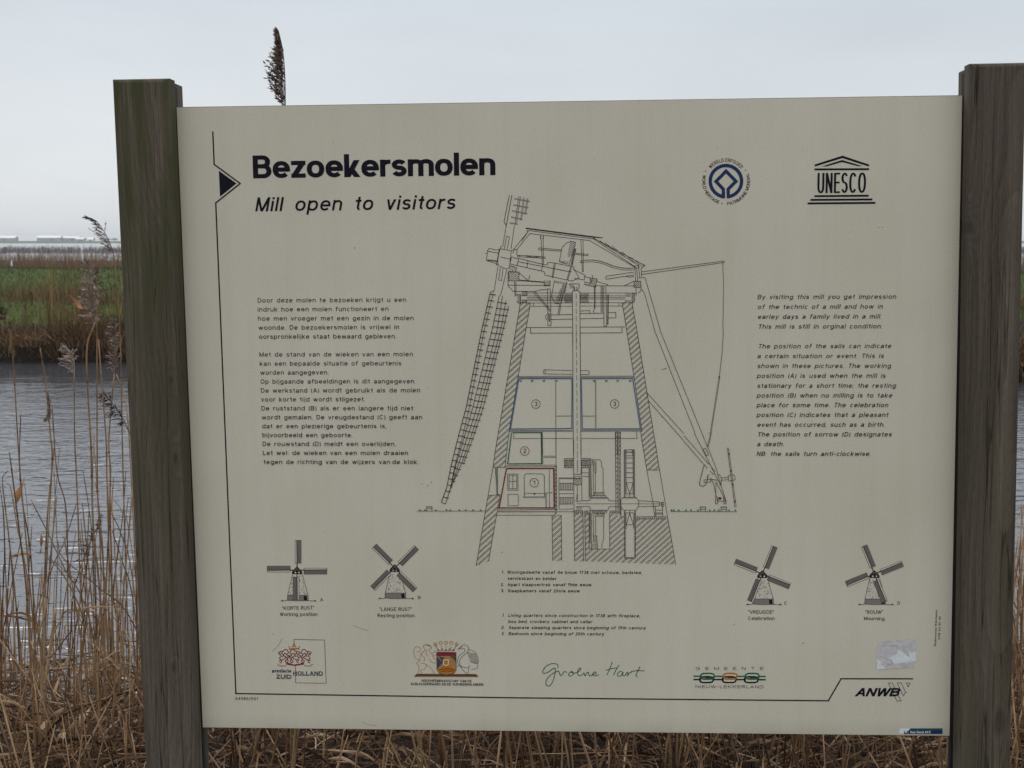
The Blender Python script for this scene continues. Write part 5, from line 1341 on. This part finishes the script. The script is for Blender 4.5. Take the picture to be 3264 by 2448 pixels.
# bare stalks, each traced on its own
GB = 'bare dry reed stalks standing in front of the water left of the left post'
LB = 'thin bare dry reed stalk without plume among many alike left of the left post'
bare = [([(217, 1952), (215, 1741), (208, 1605), (181, 1500), (166, 1290)], 4.4, 5.5, .55), ([(334, 1997), (337, 1892), (346, 1681), (340, 1500), (338, 1400), (314, 1082)], 4.1, 7, .65),
        ([(420, 1500), (402, 1290), (371, 1193)], 4.3, 5, .6), ([(307, 1997), (301, 1861), (291, 1681), (265, 1500)], 4.6, 3.6, .15), ([(111, 1997), (105, 1877), (93, 1726), (72, 1605), (62, 1480), (66, 1320)], 4.0, 5.5, .4),
        ([(356, 1892), (377, 1756), (392, 1636), (401, 1500)], 4.9, 4, .35), ([(301, 1997), (262, 1907), (208, 1816), (154, 1702), (99, 1593)], 4.2, 5.5, .4), ([(428, 1934), (316, 1874), (202, 1780), (184, 1723)], 4.0, 5, .25),
        ([(404, 1997), (331, 1931), (199, 1813), (142, 1765)], 4.5, 4, .45), ([(110, 1960), (120, 1937), (175, 1789), (208, 1720), (244, 1605)], 4.6, 4.5, .4), ([(360, 1997), (352, 1681), (355, 1620), (362, 1521)], 4.3, 4.5, .45),
        ([(419, 1681), (388, 1630), (359, 1590)], 4.9, 3, .45), ([(422, 1780), (385, 1700), (355, 1636)], 4.5, 5, .6), ([(425, 1861), (390, 1790), (358, 1693)], 4.4, 5, .4),
        ([(3, 1997), (14, 1801), (11, 1650), (0, 1548)], 3.9, 4, .2), ([(45, 1997), (40, 1850), (20, 1640), (8, 1530), (26, 1500)], 4.6, 4, .5), ([(140, 1990), (149, 1800), (157, 1650), (166, 1500), (176, 1400)], 4.7, 5, .6),
        ([(177, 1960), (183, 1790), (180, 1680), (175, 1560), (172, 1500)], 4.8, 3.6, .4), ([(217, 1900), (214, 1700), (206, 1600)], 5.0, 3.2, .5), ([(313, 1997), (322, 1850), (312, 1600), (300, 1420)], 4.5, 4.5, .6), ([(301, 2000), (295, 1700), (296, 1500), (300, 1380)], 4.8, 4, .5),
        ([(330, 2010), (330, 1800), (318, 1640), (305, 1540)], 4.9, 4, .45), ([(345, 2010), (348, 1800), (342, 1600), (339, 1440)], 4.6, 5.5, .7), ([(376, 1990), (385, 1870), (396, 1700), (409, 1585)], 5.1, 3.5, .35),
        ([(15, 2000), (2, 1900)], 4.2, 5, .4), ([(48, 1997), (35, 1900), (20, 1860)], 4.2, 6, .75), ([(100, 1990), (85, 1830), (57, 1690), (35, 1560), (22, 1540)], 4.1, 5, .55), ([(95, 1880), (88, 1640), (75, 1520)], 5.3, 2.4, .2),
        ([(95, 2005), (82, 1860), (65, 1720), (50, 1600), (30, 1440)], 3.4, 7, .5), ([(170, 1995), (172, 1900), (176, 1830)], 4.5, 4.5, .55), ([(258, 1990), (262, 1960), (200, 1830), (140, 1770)], 3.5, 6.5, .5),
        ([(45, 1995), (60, 1915)], 4.4, 4, .4), ([(232, 2010), (226, 1900), (218, 1790), (211, 1690)], 4.7, 3.6, .4), ([(395, 2000), (405, 1880), (415, 1780)], 5.2, 3.5, .3), ([(402, 2005), (398, 1900), (388, 1850)], 5.0, 3, .1),
        ([(427, 2020), (424, 1880), (424, 1790)], 4.5, 5, .6), ([(282, 1997), (272, 1900), (262, 1800), (256, 1700)], 4.7, 4, .5), ([(148, 2010), (160, 1860), (168, 1700), (178, 1560), (190, 1430)], 5.0, 3, .3), ([(355, 1997), (362, 1900), (370, 1800), (378, 1720)], 5.2, 3, .3)]
for pth, Y, w_, tn in bare:
    lenpx = abs(pth[0][1] - pth[-1][1])
    reed([(a, b + 60) if i == 0 else (a, b) for i, (a, b) in enumerate(pth)], Y, w_, w_ * .62, tn, LB, GB, dY=rnd.uniform(-.15, .15))
for i in range(64):                                      # shorter stalks between them
    bx_, by_ = (rnd.uniform(-10, 440) if i % 3 else rnd.gauss(345, 40)), rnd.uniform(2060, 2330); Yr = rnd.uniform(3.5, 5.0); hp = rnd.uniform(140, 680) * (.5 if rnd.random() < .4 else 1); ln_ = rnd.gauss(0, .13)
    reed([(bx_, by_), (bx_ + ln_ * hp * .45 + rnd.uniform(-6, 6), by_ - hp * .5), (bx_ + ln_ * hp, by_ - hp)], Yr, rnd.uniform(4.5, 8), rnd.uniform(2.5, 4.5), min(1, max(0, rnd.gauss(.6, .2))), LB, GB, leaves=1 if rnd.random() < .12 else 0)
# fallen and slanting stalks and broad leaves low down
GF = 'fallen reed stalks lying across the reed bed left of the left post'
LF = 'fallen dry reed stalk lying nearly level across the upright stalks'
for pth, Y, w_, tn in (([(27, 2142), (210, 2129), (435, 2114)], 4.2, 4.5, .7), ([(114, 2082), (210, 2124), (300, 2151)], 4.3, 5, .65), ([(30, 2214), (120, 2231), (255, 2246), (390, 2208), (440, 2190)], 4.0, 6, .75), ([(180, 2245), (330, 2280), (390, 2307), (450, 2349)], 3.7, 4, .08), ([(0, 2010), (40, 2090), (80, 2170), (140, 2235)], 3.9, 6, .25), ([(60, 2170), (140, 2120), (220, 2020), (228, 2010)], 4.3, 4, .3)):
    reed(pth, Y, w_, w_ * .75, tn, LF, GF, foot=False)

def big_leaf(px_path, Y, wpx, tint, label, twist=0.3):
    pts = [at(a, b, Y + .02 * i) for i, (a, b) in enumerate(px_path)]
    o0 = pts[0].copy(); mb = MB(); mb.leaf(catmull([p_ - o0 for p_ in pts], 6), wpx / F_PX * Y, 0, tint, twist)
    o = mb.build('reed_leaf', M['leaf'], None, smooth=True); o.location = o0; tag(o, label, 'leaf')
big_leaf([(52, 1622), (55, 1590), (62, 1560), (90, 1506)], 3.6, 24, .42, 'reddish brown pointed leaf curled round a stalk at the left over the water')
big_leaf([(285, 1000), (262, 985), (240, 960), (200, 925)], 4.1, 17, .4, 'orange brown straight leaf slanting across the fluffy plume')
big_leaf([(181, 2358), (230, 2325), (265, 2285), (300, 2240)], 3.6, 30, 1.0, 'broad pale dead leaf slanting up among the low stalks')
big_leaf([(130, 2322), (175, 2280), (205, 2255)], 3.7, 22, .95, 'shorter pale dead leaf left of the broad pale leaf')
big_leaf([(174, 2205), (204, 2130), (236, 2060)], 4.2, 18, .95, 'pale narrow leaf standing upright between stalks by the water')
big_leaf([(32, 1776), (75, 1765), (112, 1770)], 3.9, 10, .75, 'thin bent straw coloured leaf hooked over a stalk at the left')
big_leaf([(130, 1765), (133, 1730), (131, 1700)], 4.4, 16, .2, 'small dark brown curled leaf on a stalk above the water')
# broken pale stump
r, o0 = reed([(140, 2220), (147, 2160), (162, 2055), (178, 1940)], 4.1, 13, 10, .95, 'thick pale broken reed stalk rising from the litter')

# right of the right post
GR = 'reeds showing in the gap right of the right post'
LR = 'thin dry reed stalk in the narrow gap right of the right post'
for pth, Y, w_, tn in (([(3240, 2300), (3252, 2120), (3262, 1900), (3275, 1700)], 4.4, 5, .45), ([(3228, 2200), (3236, 2050), (3246, 1900), (3252, 1700)], 4.6, 4, .5), ([(3262, 2400), (3250, 2150), (3258, 1950), (3270, 1780)], 4.1, 6, .35), ([(3230, 2260), (3262, 2320), (3300, 2360)], 4.0, 4, .3), ([(3290, 2200), (3255, 2170), (3225, 2140)], 4.2, 4, .4)):
    reed(pth, Y, w_, w_ * .6, tn, LR, GR, leaves=3)

# ------------------------------------------------------------------ near reed bed and litter
def near_bed():
    mb = MB(); rr = random.Random(3)
    # upright stalks
    for i in range(3300):
        x_ = rr.uniform(-3.6, 3.6); y_ = rr.uniform(2.75, 5.6)
        if x_ < -1.15 * y_ / 2.9 and y_ < 3.2 and rr.random() < .5: continue
        left = x_ / y_ < -.27
        g = max(gz_(x_, y_), ZW - .02)
        cl = math.sin(x_ * 4.3 + 1.7 * math.sin(y_ * 3)) + math.sin(x_ * 9.1 - y_ * 5)
        if cl < -.7 and rr.random() < .7: continue
        if left and y_ > 3.9 and rr.random() < .55: continue
        h_ = rr.uniform(.25, .95) if not left else rr.uniform(.12, .62)
        lx, ly = rr.gauss(0, .13), rr.gauss(0, .12)
        p0 = Vector((x_, y_, g - .04)); p2 = p0 + Vector((lx, ly, h_)); p1 = p0.lerp(p2, .5) + Vector((rr.gauss(0, .02), rr.gauss(0, .02), 0))
        w_ = rr.uniform(.0016, .0042)
        mb.tube([p0, p1, p2], w_, w_ * .55, 4, 0, min(1, max(0, rr.gauss(.52, .22))))
    o = mb.build('reed_bed', M['stalk'], smooth=True)
    tag(o, 'dense bed of dry brown reed stalks along the near bank behind the board', 'reeds', kind='stuff')
    mb = MB()
    # matted litter: bent stems and curled leaves
    for i in range(12500):
        x_ = rr.uniform(-3.4, 3.4); y_ = 2.6 + 3.1 * rr.random() ** .85
        g = max(gz_(x_, y_), ZW - .01)
        a = rr.uniform(0, 6.28); l_ = rr.uniform(.06, .34); z0 = g + abs(rr.gauss(0, .09)) + .01
        e = Vector((math.cos(a), math.sin(a), 0)); up_ = rr.gauss(.1, .28)
        p0 = Vector((x_, y_, z0)); p1 = p0 + e * l_ * .5 + Vector((0, 0, l_ * (.08 + up_ * .6))); p2 = p0 + e * l_ + Vector((rr.gauss(0, .03), rr.gauss(0, .03), l_ * up_))
        tn = min(1, max(0, rr.gauss(.45, .24)))
        if rr.random() < .5: mb.leaf([p0, p0.lerp(p1, .6) + Vector((0, 0, .006)), p1, p1.lerp(p2, .6), p2], rr.uniform(.004, .013), 0, tn, rr.uniform(0, 6))
        else:
            w_ = rr.uniform(.0012, .003); mb.tube([p0, p1, p2], w_, w_ * .7, 3, 0, tn)
    o = mb.build('reed_litter', M['litter'])
    tag(o, 'matted dead reed leaves and broken stems covering the near bank', 'litter', kind='stuff')
near_bed()

# a white topped marker stake on the dike
ms = empty('marker_stake', at(38, 862, 41)); ms.location.z = gz_(ms.location.x, 41) - .1
tag(ms, 'thin dark stake with a white top on the dike crest', 'stake')
hh = at(38, 831, 41).z - ms.location.z
mb = MB(); mb.tube([(0, 0, 0), (0, 0, hh * .6)], .025, .025, 6); mb.build('stake', M['barn_door'], ms)
mb = MB(); mb.tube([(0, 0, hh * .6), (0, 0, hh)], .027, .022, 6); mb.build('white_top', M['barn_white'], ms)

# bare trees on the far shore
def far_tree(px, wpx, top, label, seed):
    rr = random.Random(seed); D = 1230; x_ = (px - CX) / F_PX * D; H = (HOR - top) / F_PX * D + .1; W_ = wpx / F_PX * D * .5
    r = empty('far_tree', (x_, D, 1.45)); tag(r, label, 'tree', 'bare trees on the far horizon')
    mb = MB(); mb.tube([(0, 0, 0), (.1, 0, H * .4), (0, 0, H * .75)], .28, .08, 6); mb.build('trunk', M['mauve'], r)
    mb = MB()
    for i in range(420):
        a = rr.uniform(0, 6.28); t_ = rr.random(); z_ = H * (.25 + .3 * rr.random()); R_ = W_ * math.sqrt(t_)
        e = Vector((math.cos(a) * R_, math.sin(a) * R_, min(H, z_ + H * (.45 - .35 * t_) * rr.uniform(.5, 1.2))))
        mb.tube([(math.cos(a) * R_ * .2, math.sin(a) * R_ * .2, z_), e * .6 + Vector((0, 0, z_ * .4)), e], .06, .02, 3, 0, rr.uniform(.3, .9))
    mb.build('crown', M['mauve'], r)
far_tree(352, 26, 757.5, 'faint bare tree left of two beside the left post on the horizon', 1)
far_tree(374, 24, 757, 'faint bare tree nearest the left post on the horizon', 2)
